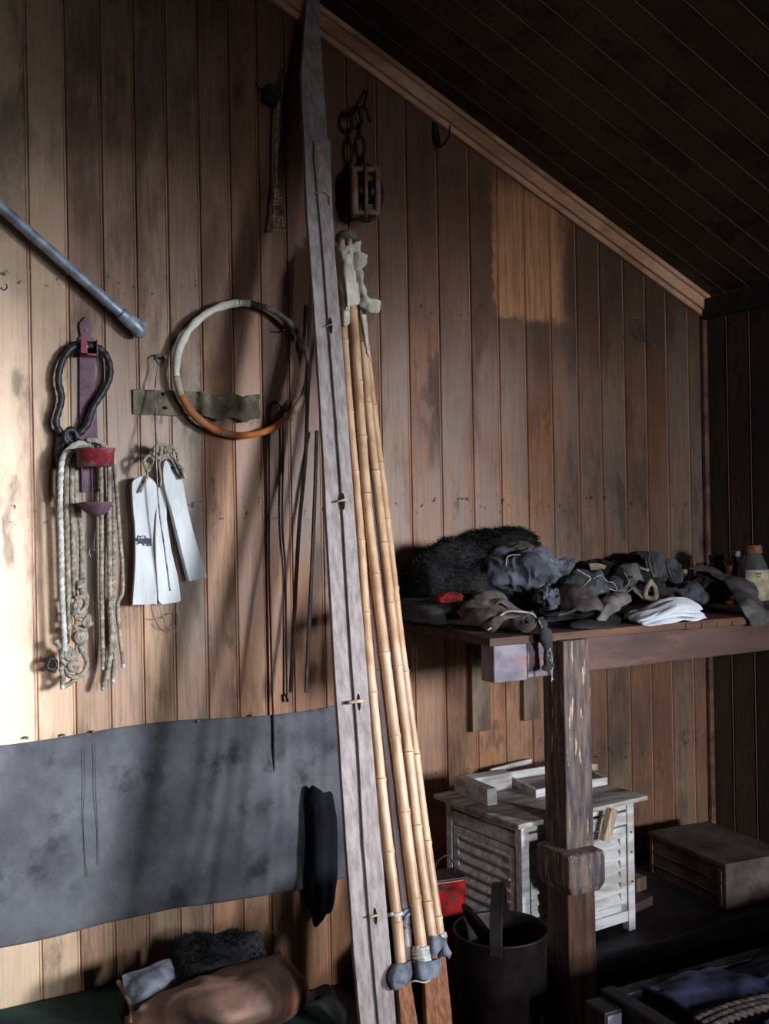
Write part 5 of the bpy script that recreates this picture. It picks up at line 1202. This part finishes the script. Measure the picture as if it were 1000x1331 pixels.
lump('fur_mitt', P(285, 1258, -.20), (.135, .10, .088), 'greyfur', seed=15, amp=.28, freq=1.8, fur=6000, furlen=.014, rot=.1, tilt=-.22, flat=GZ+.002, label='grey-black shaggy fur mitt heaped against the wall above the brown bag', cat='mitt')
lump('dark_boot', H(385, 1325, FLOOR+.10)+V((0.02, 0, 0)), (.12, .09, .06), 'darkcloth', seed=19, amp=.2, label='dark soft boot in the shadow right of the brown bag', cat='boot')
b = MB(); wirep(b, [P(*q) for q in [(348, 1222, -.03), (344, 1214, -.05), (352, 1210, -.05), (360, 1216, -.04), (358, 1200, -.03)]], .0016); b.build('bent_wire', 'nail', smooth=True, label='short pale bent wire poking from the wall above the fur mitt', cat='wire')

# ================================================================== LIGHT
def area(name, loc, target, sx, sy, power, color, spread=180):
    l = bpy.data.lights.new(name, 'AREA'); l.shape = 'RECTANGLE'; l.size = sx; l.size_y = sy; l.energy = power; l.color = color; l.spread = math.radians(spread)
    o = bpy.data.objects.new(name, l); COL.objects.link(o); o.location = loc
    l.use_shadow = True; o.rotation_euler = (V(target)-V(loc)).to_track_quat('-Z', 'Y').to_euler(); return o
area('daylight', (4.9, -8.3, 2.22), (1.2, -.3, 1.0), 3.6, 1.45, 2700, (.85, .92, 1.0))
area('left_strip_lamp', (5.0, -10.05, 2.0), (3.0, -5.9, 1.64),   .20, .22, 9, (.90, .94, 1.0), 10)  # added narrow lamp that brightens the left strip of boards
area('front_fill_lamp', (1.35, YF-1.6, 2.0), (2.3, 0, 1.0), .9, .8, 560, (.85, .92, 1.0))  # added fill lamp for the right side, outside the front opening
w = bpy.data.worlds.new('World'); sc.world = w; w.use_nodes = True
w.node_tree.nodes['Background'].inputs[0].default_value = (.75, .87, 1, 1); w.node_tree.nodes['Background'].inputs[1].default_value = .6
# ------------------------------------------------------------------ camera
cam = bpy.data.cameras.new('camera'); co = bpy.data.objects.new('camera', cam); COL.objects.link(co); sc.camera = co
cam.sensor_fit = 'VERTICAL'; cam.sensor_height = 36; cam.lens = FOC/1331*36; cam.clip_start = .02
cam.shift_y = (660-665.5)/1331*-1*-1
c = math.sqrt(1-ROLL*ROLL)
F_ = V((math.sin(YAW), math.cos(YAW), 0)); R_ = V((math.cos(YAW), -math.sin(YAW), 0)); U_ = V((0, 0, 1))
rx = R_*c-U_*ROLL; up = R_*ROLL+U_*c
# image right axis in world: u grows with X*c - Z*s
co.matrix_world = Matrix(((rx.x, up.x, -F_.x, CAM.x), (rx.y, up.y, -F_.y, CAM.y), (rx.z, up.z, -F_.z, CAM.z), (0, 0, 0, 1)))
sc.view_settings.view_transform = 'Standard'; sc.view_settings.look = 'None'; sc.view_settings.gamma = 1; sc.view_settings.exposure = .75
sc.cycles.use_denoising = True
sc.cycles.max_bounces = 8; sc.cycles.sample_clamp_indirect = 4
